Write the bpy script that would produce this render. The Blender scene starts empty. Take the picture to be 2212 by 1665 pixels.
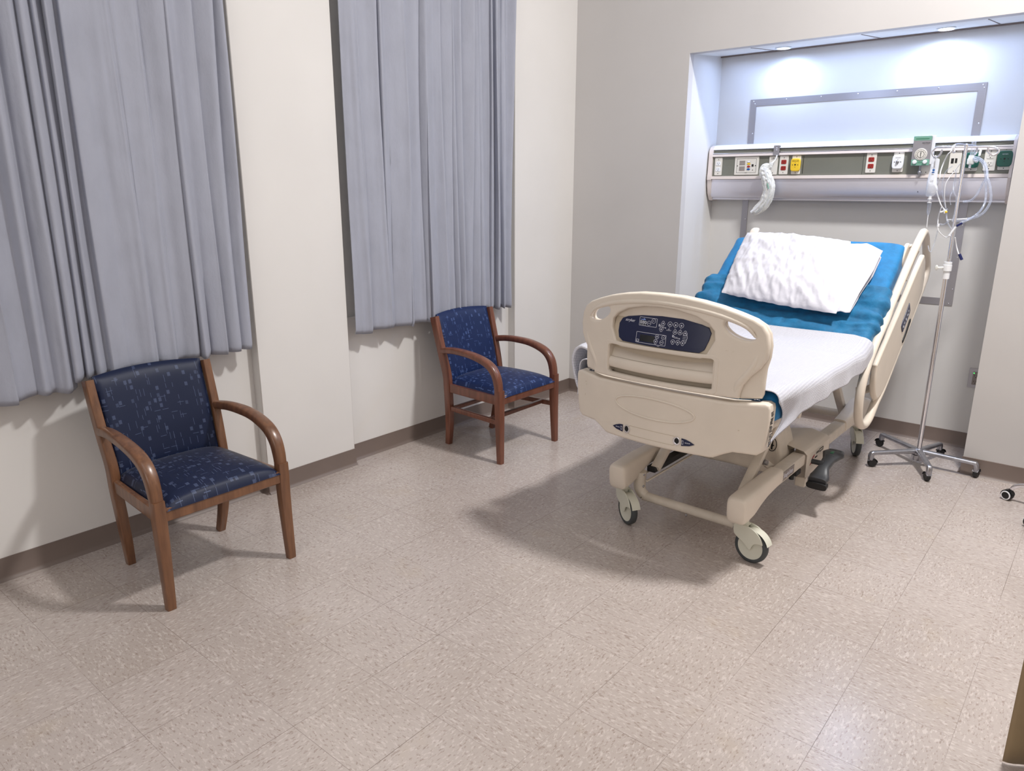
import bpy, bmesh, math, random
from math import sin, cos, pi, radians, sqrt, floor as fl
from mathutils import Vector, Matrix, noise, Euler
random.seed(7)
SC = bpy.context.scene
COL = SC.collection

# ------------------------------------------------------------------ materials
def lin(c):
    return tuple(((v / 255) / 12.92 if v / 255 <= .04045 else ((v / 255 + .055) / 1.055) ** 2.4) for v in c) + (1,)

class N:
    """small node-tree helper"""
    def __init__(s, name):
        s.m = bpy.data.materials.new(name); s.m.use_nodes = True
        s.t = s.m.node_tree; s.n = s.t.nodes; s.l = s.t.links
        s.b = s.n['Principled BSDF']; s.out = s.n['Material Output']
    def node(s, typ, **kw):
        n = s.n.new(typ)
        for k, v in kw.items():
            if k in n.inputs.keys() if hasattr(n.inputs, 'keys') else False:
                s.put(n.inputs[k], v)
            else:
                setattr(n, k, v)
        return n
    def put(s, sock, v):
        if isinstance(v, bpy.types.NodeSocket): s.l.new(v, sock)
        else: sock.default_value = v
    def math(s, op, a, b=None, c=None, clamp=False):
        n = s.n.new('ShaderNodeMath'); n.operation = op; n.use_clamp = clamp
        s.put(n.inputs[0], a)
        if b is not None: s.put(n.inputs[1], b)
        if c is not None: s.put(n.inputs[2], c)
        return n.outputs[0]
    def vmath(s, op, a, b=None):
        n = s.n.new('ShaderNodeVectorMath'); n.operation = op
        s.put(n.inputs[0], a)
        if b is not None: s.put(n.inputs[1], b)
        return n.outputs[0]
    def mix(s, f, a, b, mode='MIX'):
        n = s.n.new('ShaderNodeMix'); n.data_type = 'RGBA'; n.blend_type = mode
        s.put(n.inputs[0], f); s.put(n.inputs[6], a); s.put(n.inputs[7], b)
        return n.outputs[2]
    def noise(s, vec, scale, detail=2, rough=.5, out=0):
        n = s.n.new('ShaderNodeTexNoise'); s.put(n.inputs['Vector'], vec)
        n.inputs['Scale'].default_value = scale; n.inputs['Detail'].default_value = detail
        n.inputs['Roughness'].default_value = rough
        return n.outputs[out]
    def ramp(s, f, stops):
        n = s.n.new('ShaderNodeValToRGB'); s.put(n.inputs[0], f)
        e = n.color_ramp.elements
        while len(e) < len(stops): e.new(.5)
        for i, (p, c) in enumerate(stops):
            e[i].position = p; e[i].color = c if len(c) == 4 else (*c, 1)
        return n.outputs[0]
    def bump(s, h, strength=.3, dist=.002):
        n = s.n.new('ShaderNodeBump'); n.inputs['Strength'].default_value = strength
        n.inputs['Distance'].default_value = dist; s.put(n.inputs['Height'], h)
        s.l.new(n.outputs[0], s.b.inputs['Normal'])
    def obj(s):
        return s.n.new('ShaderNodeTexCoord').outputs['Object']
    def uv(s):
        return s.n.new('ShaderNodeTexCoord').outputs['UV']
    def sep(s, v):
        n = s.n.new('ShaderNodeSeparateXYZ'); s.put(n.inputs[0], v); return n.outputs
    def comb(s, x, y, z):
        n = s.n.new('ShaderNodeCombineXYZ')
        for i, q in enumerate((x, y, z)): s.put(n.inputs[i], q)
        return n.outputs[0]
    def set(s, **kw):
        for k, v in kw.items():
            s.put(s.b.inputs[k.replace('_', ' ')], v)
        return s

def plain(name, rgb, rough=.5, metal=0, var=.04, scale=9, spec=.5, bump=0, bscale=200, **kw):
    """procedural paint / plastic / metal with a slight mottling"""
    k = N(name); c = lin(rgb); o = k.obj()
    f = k.noise(o, scale, 3)
    dark = tuple(v * (1 - var * 2) for v in c[:3]) + (1,); lite = tuple(min(1, v * (1 + var)) for v in c[:3]) + (1,)
    k.put(k.b.inputs['Base Color'], k.ramp(f, [(.3, dark), (.7, lite)]))
    k.set(Roughness=rough, Metallic=metal)
    k.b.inputs['Specular IOR Level'].default_value = spec
    if bump: k.bump(k.noise(o, bscale, 3), bump, .001)
    for a, b in kw.items(): k.put(k.b.inputs[a.replace('_', ' ')], b)
    return k.m

def mat_floor():
    k = N('vinyl_tile'); o = k.obj(); T = .3048
    p = k.vmath('SCALE', o); p.node.inputs['Scale'].default_value = 1 / T
    x, y, z = k.sep(p)
    fx, fy = k.math('FLOOR', x), k.math('FLOOR', y)
    par = k.math('PINGPONG', k.math('ADD', fx, fy), 1)
    par = k.math('GREATER_THAN', par, .5)
    wn = k.n.new('ShaderNodeTexWhiteNoise'); k.put(wn.inputs['Vector'], k.comb(fx, fy, 0.0))
    ids = wn.outputs['Value']
    ox = k.math('MULTIPLY', ids, 37.0)
    A = k.comb(k.math('ADD', k.math('MULTIPLY', x, 17.0), ox), k.math('MULTIPLY', y, 44.0), ids)
    B = k.comb(k.math('MULTIPLY', x, 44.0), k.math('ADD', k.math('MULTIPLY', y, 17.0), ox), ids)
    mx = k.n.new('ShaderNodeMix'); mx.data_type = 'VECTOR'
    k.put(mx.inputs[0], par); k.put(mx.inputs[4], A); k.put(mx.inputs[5], B)
    q = mx.outputs[1]
    n1 = k.noise(q, 1.0, 2.5, .65)
    q2 = k.vmath('ADD', q, (13.1, 7.7, 3.3)); n2 = k.noise(q2, .8, 3, .6)
    n3 = k.noise(o, 1.3, 3, .55)
    base = k.ramp(n3, [(.3, lin((170, 158, 150))), (.7, lin((189, 178, 172)))])
    tint = k.mix(k.math('MULTIPLY', ids, .22), base, lin((187, 176, 172)))
    dk = k.ramp(n1, [(.56, (0, 0, 0, 1)), (.66, (1, 1, 1, 1))])
    c = k.mix(k.math('MULTIPLY', dk, .55), tint, lin((132, 113, 101)))
    lt = k.ramp(n2, [(.54, (0, 0, 0, 1)), (.64, (1, 1, 1, 1))])
    c = k.mix(k.math('MULTIPLY', lt, .42), c, lin((218, 208, 203)))
    # seams
    ax = k.math('ABSOLUTE', k.math('SUBTRACT', k.math('FRACT', x), .5)); ay = k.math('ABSOLUTE', k.math('SUBTRACT', k.math('FRACT', y), .5))
    sx = k.math('GREATER_THAN', ax, .4972); sy = k.math('GREATER_THAN', ay, .4972)
    vis = k.ramp(k.noise(o, 2.2, 2), [(.35, (.15, .15, .15, 1)), (.62, (1, 1, 1, 1))])
    s = k.math('MAXIMUM', sx, k.math('MULTIPLY', sy, .8))
    c = k.mix(k.math('MULTIPLY', k.math('MULTIPLY', s, vis), .75), c, lin((84, 68, 58)))
    # yellowed stains
    st = k.ramp(k.noise(o, 3.1, 4, .6), [(.6, (0, 0, 0, 1)), (.8, (1, 1, 1, 1))])
    c = k.mix(k.math('MULTIPLY', st, .3), c, lin((176, 156, 122)))
    k.set(Base_Color=c)
    k.set(Roughness=k.math('ADD', k.math('MULTIPLY', k.noise(o, 16, 5, .7), .20), .12))
    k.b.inputs['Specular IOR Level'].default_value = .4
    k.bump(k.noise(o, 55, 4), .06, .001)
    return k.m

def mat_wood(name, a, b):
    k = N(name); o = k.obj()
    m = k.n.new('ShaderNodeMapping'); k.put(m.inputs[0], o); m.inputs['Scale'].default_value = (30, 30, 3)
    f = k.noise(m.outputs[0], 1.4, 6, .6); g = k.noise(o, 5, 2)
    c = k.mix(k.math('MULTIPLY', g, .35), k.ramp(f, [(.3, lin(a)), (.7, lin(b))]), lin(a))
    k.set(Base_Color=c, Roughness=.32); k.b.inputs['Coat Weight'].default_value = .25; k.b.inputs['Coat Roughness'].default_value = .2
    k.bump(f, .08, .001)
    return k.m

def mat_chair_fabric(name, navy, pat):
    k = N(name); x, y, z = k.sep(k.uv())
    def cells(sx, sy, seed, thr):
        px, py = k.math('MULTIPLY', x, sx), k.math('ADD', k.math('MULTIPLY', y, sy), seed)
        cx, cy = k.math('FLOOR', px), k.math('FLOOR', py)
        w = k.n.new('ShaderNodeTexWhiteNoise'); k.put(w.inputs['Vector'], k.comb(cx, cy, float(seed)))
        on = k.math('GREATER_THAN', w.outputs['Value'], thr)
        u = k.math('ABSOLUTE', k.math('SUBTRACT', k.math('FRACT', px), .5)); v = k.math('ABSOLUTE', k.math('SUBTRACT', k.math('FRACT', py), .5))
        return on, u, v
    def rect(on, u, v, hu, hv):
        return k.math('MULTIPLY', on, k.math('MULTIPLY', k.math('LESS_THAN', u, hu), k.math('LESS_THAN', v, hv)))
    sq = rect(*cells(44, 44, 3.2, .88), .30, .33)
    sq = k.math('MAXIMUM', sq, k.math('MULTIPLY', rect(*cells(41, 43, 9.7, .93), .26, .3), .7))
    l1 = rect(*cells(26, 60, 5.5, .86), .38, .05)
    l2 = rect(*cells(56, 27, 1.5, .84), .05, .38)
    l3 = rect(*cells(64, 40, 12.3, .90), .06, .35)
    li = k.math('MAXIMUM', k.math('MAXIMUM', l1, l2), l3)
    wv = k.noise(k.uv(), 700, 1)
    f = k.math('MAXIMUM', k.math('MULTIPLY', sq, .62), k.math('MULTIPLY', li, .95))
    c = k.mix(k.math('MULTIPLY', f, k.math('ADD', .45, k.math('MULTIPLY', wv, .6))), lin(navy), lin(pat))
    k.set(Base_Color=c, Roughness=.5); k.b.inputs['Sheen Weight'].default_value = .12
    k.b.inputs['Sheen Roughness'].default_value = .35; k.b.inputs['Specular IOR Level'].default_value = .35
    k.bump(wv, .12, .0006)
    return k.m

def mat_cloth(name, rgb, rough=.85, fine=.25, wr=.5, wscale=14, sheen=.2, stretch=(1, 1, 1), var=.06, dark=None, trans=0):
    k = N(name); o = k.obj(); c = lin(rgb)
    m = k.n.new('ShaderNodeMapping'); k.put(m.inputs[0], o); m.inputs['Scale'].default_value = stretch
    f = k.noise(m.outputs[0], wscale, 5, .6)
    wx = k.math('SINE', k.math('MULTIPLY', k.sep(o)[1], 2600.0)); wz = k.math('SINE', k.math('MULTIPLY', k.sep(o)[2], 2600.0))
    weave = k.noise(o, 420, 2)
    d = tuple(v * (1 - 3 * var) for v in c[:3]) + (1,) if dark is None else lin(dark)
    k.set(Base_Color=k.mix(k.math('MULTIPLY', weave, .25), k.ramp(f, [(.25, d), (.6, c)]), tuple(v * .85 for v in c[:3]) + (1,)), Roughness=rough)
    k.b.inputs['Sheen Weight'].default_value = sheen
    b1 = k.n.new('ShaderNodeBump'); b1.inputs['Strength'].default_value = wr; b1.inputs['Distance'].default_value = .006; k.put(b1.inputs['Height'], f)
    b2 = k.n.new('ShaderNodeBump'); b2.inputs['Strength'].default_value = fine; b2.inputs['Distance'].default_value = .0008
    k.put(b2.inputs['Height'], weave); k.l.new(b1.outputs[0], b2.inputs['Normal']); k.l.new(b2.outputs[0], k.b.inputs['Normal'])
    if trans:
        tr = k.n.new('ShaderNodeBsdfTranslucent'); tr.inputs[0].default_value = c
        mx = k.n.new('ShaderNodeMixShader'); mx.inputs[0].default_value = trans
        k.l.new(k.b.outputs[0], mx.inputs[1]); k.l.new(tr.outputs[0], mx.inputs[2]); k.l.new(mx.outputs[0], k.out.inputs[0])
    return k.m

def mat_blanket():
    k = N('thermal_blanket'); o = k.uv(); x, y, z = k.sep(o)
    nz = k.noise(k.obj(), 30, 3)
    a = k.math('SINE', k.math('ADD', k.math('MULTIPLY', y, 2 * pi / .0068), k.math('MULTIPLY', nz, 2.0)))
    b = k.math('SINE', k.math('MULTIPLY', x, 2 * pi / .0075))
    h = k.math('ADD', k.math('MULTIPLY', a, .65), k.math('MULTIPLY', b, .3))
    f2 = k.noise(k.obj(), 90, 4, .7)
    h = k.math('ADD', h, k.math('MULTIPLY', f2, .9))
    k.set(Base_Color=k.ramp(h, [(.0, lin((184, 185, 198))), (.9, lin((224, 224, 233)))]), Roughness=.95)
    k.b.inputs['Sheen Weight'].default_value = .3
    k.bump(h, .55, .0022)
    return k.m

def mat_clear(name, tint=(235, 240, 250), alpha=.3, rough=.12):
    """thin clear plastic film or tubing"""
    k = N(name)
    tr = k.n.new('ShaderNodeBsdfTransparent'); tr.inputs[0].default_value = (.97, .98, 1, 1)
    lw = k.n.new('ShaderNodeLayerWeight'); lw.inputs[0].default_value = .35
    k.set(Base_Color=lin(tint), Roughness=rough); k.b.inputs['Specular IOR Level'].default_value = .8
    f = k.math('ADD', k.math('MULTIPLY', lw.outputs['Facing'], .6), alpha, clamp=True)
    f = k.math('ADD', f, k.math('MULTIPLY', k.math('GREATER_THAN', k.noise(k.obj(), 60, 3), .6), .15), clamp=True)
    mx = k.n.new('ShaderNodeMixShader'); k.put(mx.inputs[0], f)
    k.l.new(tr.outputs[0], mx.inputs[1]); k.l.new(k.b.outputs[0], mx.inputs[2]); k.l.new(mx.outputs[0], k.out.inputs[0])
    return k.m

def mat_emit(name, rgb, st):
    k = N(name); k.b.inputs['Emission Color'].default_value = lin(rgb); k.b.inputs['Emission Strength'].default_value = st
    k.set(Base_Color=lin(rgb)); return k.m

def mat_brushed(name, rgb, rough=.38):
    k = N(name); o = k.obj()
    m = k.n.new('ShaderNodeMapping'); k.put(m.inputs[0], o); m.inputs['Scale'].default_value = (2, 60, 160)
    f = k.noise(m.outputs[0], 3, 4, .6); g = k.noise(o, 4, 3)
    k.set(Base_Color=k.mix(k.math('MULTIPLY', f, .4), lin(rgb), tuple(v * .8 for v in lin(rgb)[:3]) + (1,)), Metallic=.72)
    k.set(Roughness=k.math('ADD', rough, k.math('MULTIPLY', g, .15)))
    return k.m

M = {}
def mats():
    M['floor'] = mat_floor()
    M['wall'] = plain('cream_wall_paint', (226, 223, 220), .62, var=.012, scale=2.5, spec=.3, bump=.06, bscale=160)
    M['wallb'] = plain('shaded_wall_paint', (203, 200, 199), .62, var=.012, scale=2.5, spec=.3, bump=.06, bscale=160)  # same paint as the left wall, darkened for the back wall's weaker light
    M['ceil'] = plain('ceiling_paint', (236, 236, 234), .8, var=.01)
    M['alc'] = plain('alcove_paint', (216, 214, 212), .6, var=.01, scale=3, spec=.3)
    M['base'] = plain('rubber_cove_base', (122, 108, 101), .45, var=.03, scale=6)
    M['jamb'] = plain('warm_grey_window_frame', (240, 238, 234), .5, var=.02)
    M['wood'] = mat_wood('honey_cherry_wood', (94, 62, 43), (136, 94, 65))
    M['wood2'] = mat_wood('red_cherry_wood', (98, 58, 43), (134, 82, 62))
    M['fab'] = mat_chair_fabric('navy_jacquard', (7, 22, 54), (86, 98, 130))
    M['fab2'] = mat_chair_fabric('blue_jacquard', (12, 34, 78), (84, 106, 158))
    M['curt'] = mat_cloth('grey_curtain_fabric', (184, 187, 201), .92, .25, .8, 12, .15, (1, 1, .5), .03, trans=.22)
    M['cream'] = plain('cream_plastic', (228, 217, 203), .42, var=.02, scale=7, spec=.4)
    M['cream2'] = plain('cream_painted_steel', (222, 212, 198), .38, var=.05, scale=14, spec=.4)
    M['creamd'] = plain('cream_plastic_shade_scuff', (204, 190, 170), .45, var=.02, spec=.4)  # cream plastic with recess shade put into the colour; also seam and scuffs
    M['navy'] = plain('navy_membrane', (26, 33, 68), .3, var=.05)
    M['lcd'] = plain('dark_display_glass', (28, 30, 32), .2)
    M['print'] = plain('white_print', (222, 224, 236), .5, var=0)
    M['printb'] = plain('pale_blue_print', (128, 152, 214), .5, var=0)
    M['black'] = plain('black_rubber', (26, 26, 28), .5, var=.1)
    M['tyre'] = plain('grey_rubber_tread', (70, 74, 76), .55, var=.05)
    M['hub'] = plain('pale_caster_plastic', (214, 213, 198), .35, var=.015)
    M['pedal'] = plain('charcoal_pedal_rubber', (58, 60, 64), .38, var=.08)
    M['green'] = plain('green_plastic', (30, 112, 74), .4)
    M['greend'] = plain('dark_green_plastic', (14, 84, 70), .35)
    M['greenm'] = plain('regulator_green', (122, 172, 152), .4)
    M['red'] = plain('red_plastic', (158, 40, 36), .35)
    M['blue'] = plain('blue_plastic', (30, 90, 160), .35)
    M['dkblue'] = plain('dark_blue_plastic', (22, 32, 92), .35)
    M['yellow'] = plain('yellow_plastic', (240, 200, 52), .35)
    M['plate'] = plain('ivory_plate', (226, 222, 214), .4, var=.01)
    M['white'] = plain('white_plastic', (238, 240, 244), .35, var=.01)
    M['dark'] = plain('dark_slot', (24, 22, 22), .7)
    M['redmark'] = plain('red_arrow_print', (150, 30, 34), .5)
    M['label'] = plain('grey_nameplate', (142, 132, 128), .4)
    M['olive'] = plain('olive_grey_laminate', (118, 119, 110), .45, var=.02)
    M['trimc'] = plain('headwall_trim', (222, 210, 204), .4, var=.01)
    M['steel'] = mat_brushed('brushed_steel', (228, 226, 234), .3)
    M['steel2'] = mat_brushed('satin_aluminium', (176, 174, 180), .34)
    M['chrome'] = plain('chrome', (240, 240, 246), .2, 1, var=.02)
    M['cast'] = plain('cast_aluminium', (172, 172, 178), .3, .95, var=.08, scale=30)
    M['teal'] = mat_cloth('teal_sheet', (10, 124, 184), .7, .08, .6, 15, .1, var=.1, dark=(6, 98, 148))
    M['teal2'] = mat_cloth('teal_draw_sheet', (10, 112, 160), .7, .08, .9, 19, .1, var=.1, dark=(6, 86, 128))
    M['pillow'] = mat_cloth('white_pillowcase', (212, 211, 220), .8, .08, .7, 14, .1, var=.01)
    M['blanket'] = mat_blanket()
    M['priv'] = mat_cloth('olive_beige_curtain', (158, 136, 104), .9, .3, .3, 9, .1, (1, 1, .4), .06)
    M['film'] = mat_clear('clear_bag_film', (248, 247, 240), .5, .12)
    M['milky'] = mat_clear('milky_tubing', (240, 241, 244), .7, .3)
    M['tube'] = mat_clear('clear_tubing', (206, 212, 226), .16, .1)
    M['fluid'] = mat_clear('iv_bag_film', (236, 240, 250), .75, .15)
    M['glass'] = plain('night_window_glass', (16, 18, 24), .05)
    M['lamp'] = mat_emit('downlight_lens', (214, 232, 255), 9)
    M['lamp2'] = mat_emit('bright_downlight_lens', (224, 236, 255), 70)
    M['strip'] = plain('white_light_diffuser', (244, 246, 250), .35, var=0)
    M['led'] = mat_emit('green_led', (60, 230, 90), 3)
mats()

# ------------------------------------------------------------------ geometry
def catmull(pts, n=8, closed=False):
    pts = [Vector(p) for p in pts]
    if len(pts) < 3: return pts
    out = []; L = len(pts)
    rng = range(L) if closed else range(L - 1)
    for i in rng:
        if closed: p0, p1, p2, p3 = pts[(i - 1) % L], pts[i], pts[(i + 1) % L], pts[(i + 2) % L]
        else: p0, p1, p2, p3 = pts[max(i - 1, 0)], pts[i], pts[i + 1], pts[min(i + 2, L - 1)]
        for j in range(n):
            t = j / n
            out.append(.5 * ((2 * p1) + (p2 - p0) * t + (2 * p0 - 5 * p1 + 4 * p2 - p3) * t * t + (3 * p1 - p0 - 3 * p2 + p3) * t ** 3))
    if not closed: out.append(pts[-1])
    return out

class MB:
    def __init__(s): s.bm = bmesh.new(); s.uvl = None
    def _loops(s, rings, closed=False, caps=True):
        vs = [[s.bm.verts.new(p) for p in r] for r in rings]
        n = len(vs[0]); m = len(vs)
        for i in range(m if closed else m - 1):
            a, b = vs[i], vs[(i + 1) % m]
            for j in range(n):
                s.bm.faces.new((a[j], a[(j + 1) % n], b[(j + 1) % n], b[j]))
        if caps and not closed:
            s.bm.faces.new(vs[0][::-1]); s.bm.faces.new(vs[-1])
        return s
    def box(s, x0, x1, y0, y1, z0, z1, bev=0, seg=2, mat=None):
        vs = [s.bm.verts.new((x, y, z)) for x in (x0, x1) for y in (y0, y1) for z in (z0, z1)]
        fs = [(0, 1, 3, 2), (4, 6, 7, 5), (0, 4, 5, 1), (2, 3, 7, 6), (0, 2, 6, 4), (1, 5, 7, 3)]
        faces = [s.bm.faces.new([vs[i] for i in f]) for f in fs]
        geo = vs
        if bev:
            ed = list({e for f in faces for e in f.edges})
            r = bmesh.ops.bevel(s.bm, geom=ed, offset=bev, segments=seg, affect='EDGES', profile=.6)
            geo = list({v for f in r['faces'] for v in f.verts} | {v for v in vs if v.is_valid})
        if mat is not None:
            for v in geo: v.co = mat @ v.co
        return s
    def tube(s, pts, r, n=10, closed=False, caps=True, smooth=0, up=None):
        if smooth:
            k = len(pts)
            if not isinstance(r, (int, float)):
                rr = []
                for i in range(k - 1):
                    rr += [r[i] + (r[i + 1] - r[i]) * j / smooth for j in range(smooth)]
                rr.append(r[-1]); r = rr
            pts = catmull(pts, smooth, closed)
        pts = [Vector(p) for p in pts]; L = len(pts)
        if isinstance(r, (int, float)): r = [r] * L
        def tan(i):
            if closed: return (pts[(i + 1) % L] - pts[i - 1]).normalized()
            return (pts[min(i + 1, L - 1)] - pts[max(i - 1, 0)]).normalized()
        t = tan(0); a = Vector((0, 0, 1)) if abs(t.z) < .9 else Vector((1, 0, 0))
        u = (a - t * a.dot(t)).normalized(); rings = []
        for i in range(L):
            t = tan(i); u = (u - t * u.dot(t)).normalized(); v = t.cross(u)
            rings.append([pts[i] + (u * cos(2 * pi * k / n) + v * sin(2 * pi * k / n)) * r[i] for k in range(n)])
        return s._loops(rings, closed, caps)
    def cyl(s, a, b, r0, r1=None, n=20):
        return s.tube([a, b], [r0, r0 if r1 is None else r1], n)
    def sweep(s, pts, side, hw, ht, e=3.2, n=16, smooth=6):
        """bar with a rounded rectangular section; side = fixed width axis"""
        k = len(pts); side = Vector(side).normalized()
        if isinstance(hw, (int, float)): hw = [hw] * k
        if isinstance(ht, (int, float)): ht = [ht] * k
        if smooth > 1:
            def up(l):
                o = []
                for i in range(k - 1): o += [l[i] + (l[i + 1] - l[i]) * j / smooth for j in range(smooth)]
                return o + [l[-1]]
            hw, ht = up(hw), up(ht); P = catmull(pts, smooth)
            if len(P) != len(hw): P = [Vector(pts[0]).lerp(Vector(pts[-1]), i / (len(hw) - 1)) for i in range(len(hw))]
        else: P = [Vector(p) for p in pts]
        L = len(P); rings = []
        for i in range(L):
            t = (P[min(i + 1, L - 1)] - P[max(i - 1, 0)]).normalized()
            w = t.cross(side).normalized(); sd = w.cross(t)
            ring = []
            for j in range(n):
                a = 2 * pi * (j + .5) / n; c_, s_ = cos(a), sin(a)
                ring.append(P[i] + sd * (math.copysign(abs(c_) ** (2 / e), c_) * hw[i]) + w * (math.copysign(abs(s_) ** (2 / e), s_) * ht[i]))
            rings.append(ring)
        return s._loops(rings)
    def lathe(s, prof, mat=Matrix(), n=28, caps=True):
        rings = [[mat @ Vector((r * cos(2 * pi * k / n), r * sin(2 * pi * k / n), z)) for k in range(n)] for r, z in prof]
        return s._loops(rings, False, caps)
    def ball(s, c, r, n=12):
        if isinstance(r, (int, float)): r = (r, r, r)
        m = Matrix.Translation(c) @ Matrix.Diagonal((*r, 1))
        bmesh.ops.create_uvsphere(s.bm, u_segments=n, v_segments=max(6, n // 2 + 2), radius=1, matrix=m)
        return s
    def add(s, me, mat):
        t = bmesh.new(); t.from_mesh(me); bmesh.ops.transform(t, matrix=mat, verts=t.verts)
        tm = bpy.data.meshes.new('tmp'); t.to_mesh(tm); t.free(); s.bm.from_mesh(tm); bpy.data.meshes.remove(tm)
        return s
    def _curve(s, cu, mat):
        o = bpy.data.objects.new('tmpc', cu); COL.objects.link(o)
        dg = bpy.context.evaluated_depsgraph_get(); dg.update()
        me = bpy.data.meshes.new_from_object(o.evaluated_get(dg), depsgraph=dg)
        s.add(me, mat); bpy.data.objects.remove(o); bpy.data.curves.remove(cu); bpy.data.meshes.remove(me)
        return s
    def plate(s, outlines, mat, th, bev=0, seg=2, smooth=0):
        """flat plate in local XY with holes, thickness centred on z=0, rounded edges"""
        cu = bpy.data.curves.new('tmpc', 'CURVE'); cu.dimensions = '2D'; cu.fill_mode = 'BOTH'
        cu.extrude = max(th / 2 - bev, 0); cu.bevel_depth = bev; cu.bevel_resolution = seg; cu.offset = -bev if bev else 0
        for o in outlines:
            if smooth: o = [(p.x, p.y) for p in catmull([(a, b, 0) for a, b in o], smooth, True)]
            sp = cu.splines.new('POLY'); sp.points.add(len(o) - 1)
            for i, (a, b) in enumerate(o): sp.points[i].co = (a, b, 0, 1)
            sp.use_cyclic_u = True
        return s._curve(cu, mat)
    def text(s, body, size, mat, th=.0004, align='CENTER', shear=0):
        cu = bpy.data.curves.new('tmpt', 'FONT'); cu.body = body; cu.size = size; cu.extrude = th; cu.align_x = align; cu.align_y = 'CENTER'; cu.shear = shear
        cu.resolution_u = 3
        return s._curve(cu, mat)
    def surf(s, fn, nu, nv, uv=None, closed=False):
        """grid surface fn(i/nu, j/nv)"""
        g = [[s.bm.verts.new(fn(i / nu, j / nv)) for j in range(nv + 1)] for i in range(nu + 1)]
        if uv: s.uvl = s.bm.loops.layers.uv.verify()
        for i in range(nu):
            for j in range(nv):
                f = s.bm.faces.new((g[i][j], g[i + 1][j], g[i + 1][j + 1], g[i][j + 1]))
                if uv:
                    for lp, (a, b) in zip(f.loops, ((i, j), (i + 1, j), (i + 1, j + 1), (i, j + 1))): lp[s.uvl].uv = uv(a / nu, b / nv)
        return s
    def build(s, name, mat, parent=None, kind=None, sharp=38, solid=0, sub=0, local=False, weld=0):
        if weld: bmesh.ops.remove_doubles(s.bm, verts=s.bm.verts, dist=weld)
        bmesh.ops.recalc_face_normals(s.bm, faces=s.bm.faces)
        me = bpy.data.meshes.new(name); s.bm.to_mesh(me); s.bm.free()
        me.shade_smooth(); me.set_sharp_from_angle(angle=radians(sharp))
        o = bpy.data.objects.new(name, me); COL.objects.link(o)
        me.materials.append(M[mat])
        if solid:
            md = o.modifiers.new('solid', 'SOLIDIFY'); md.thickness = solid; md.offset = 0
        if sub:
            md = o.modifiers.new('sub', 'SUBSURF'); md.levels = sub; md.render_levels = sub
        if parent is not None:
            o.parent = parent
            if not local: o.location = -worldloc(parent)
        if kind: o['kind'] = kind
        return o

def worldloc(o):
    v = Vector((0, 0, 0))
    while o is not None: v = v + o.location; o = o.parent
    return v

def thing(name, label, cat, loc=(0, 0, 0), rz=0, group=None):
    o = bpy.data.objects.new(name, None); COL.objects.link(o); o.location = loc; o.rotation_euler = (0, 0, rz)
    o.empty_display_size = .1
    return tag(o, label, cat, group)
def tag(o, label, cat, group=None):
    o['label'] = label; o['category'] = cat
    if group: o['group'] = group
    return o
def copy_tree(o, parent=None):
    c = o.copy(); COL.objects.link(c)
    if parent is not None: c.parent = parent
    for ch in list(o.children): copy_tree(ch, c)
    return c

# frames for plates: local (a,b,n) -> world
def face_front(y):      # plate facing -y: a = world x, b = world z
    return Matrix(((1, 0, 0, 0), (0, 0, -1, y), (0, 1, 0, 0), (0, 0, 0, 1)))
def face_right(x):      # plate facing +x: a = world y, b = world z
    return Matrix(((0, 0, 1, x), (1, 0, 0, 0), (0, 1, 0, 0), (0, 0, 0, 1)))
def rrect(x0, x1, y0, y1, r, n=4):
    o = []
    for cx, cy, a in ((x1 - r, y1 - r, 0), (x0 + r, y1 - r, pi / 2), (x0 + r, y0 + r, pi), (x1 - r, y0 + r, 3 * pi / 2)):
        for i in range(n + 1): o.append((cx + r * cos(a + pi / 2 * i / n), cy + r * sin(a + pi / 2 * i / n)))
    return o
def ell(cx, cy, rx, ry, rot=0, n=28):
    return [(cx + rx * cos(t) * cos(rot) - ry * sin(t) * sin(rot), cy + rx * cos(t) * sin(rot) + ry * sin(t) * cos(rot)) for t in [2 * pi * i / n for i in range(n)]]

# ================================================================== ROOM
YB, YA = 3.32, 3.803          # back wall, alcove back wall
AX0, AX1, AZ = -.995, .855, 2.395
XP, XB = -1.88, -1.938        # pilaster face, bay face
HC = 4.65
XR, YF = 3.7, -4.6

MB().box(-2.4, XR + .1, YF - .1, YA + .25, -.12, 0).build('floor', 'floor', kind='structure')
MB().box(-2.4, XR + .1, YF - .1, YB + .15, HC, HC + .1).build('ceiling', 'ceil', kind='structure')
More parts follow.
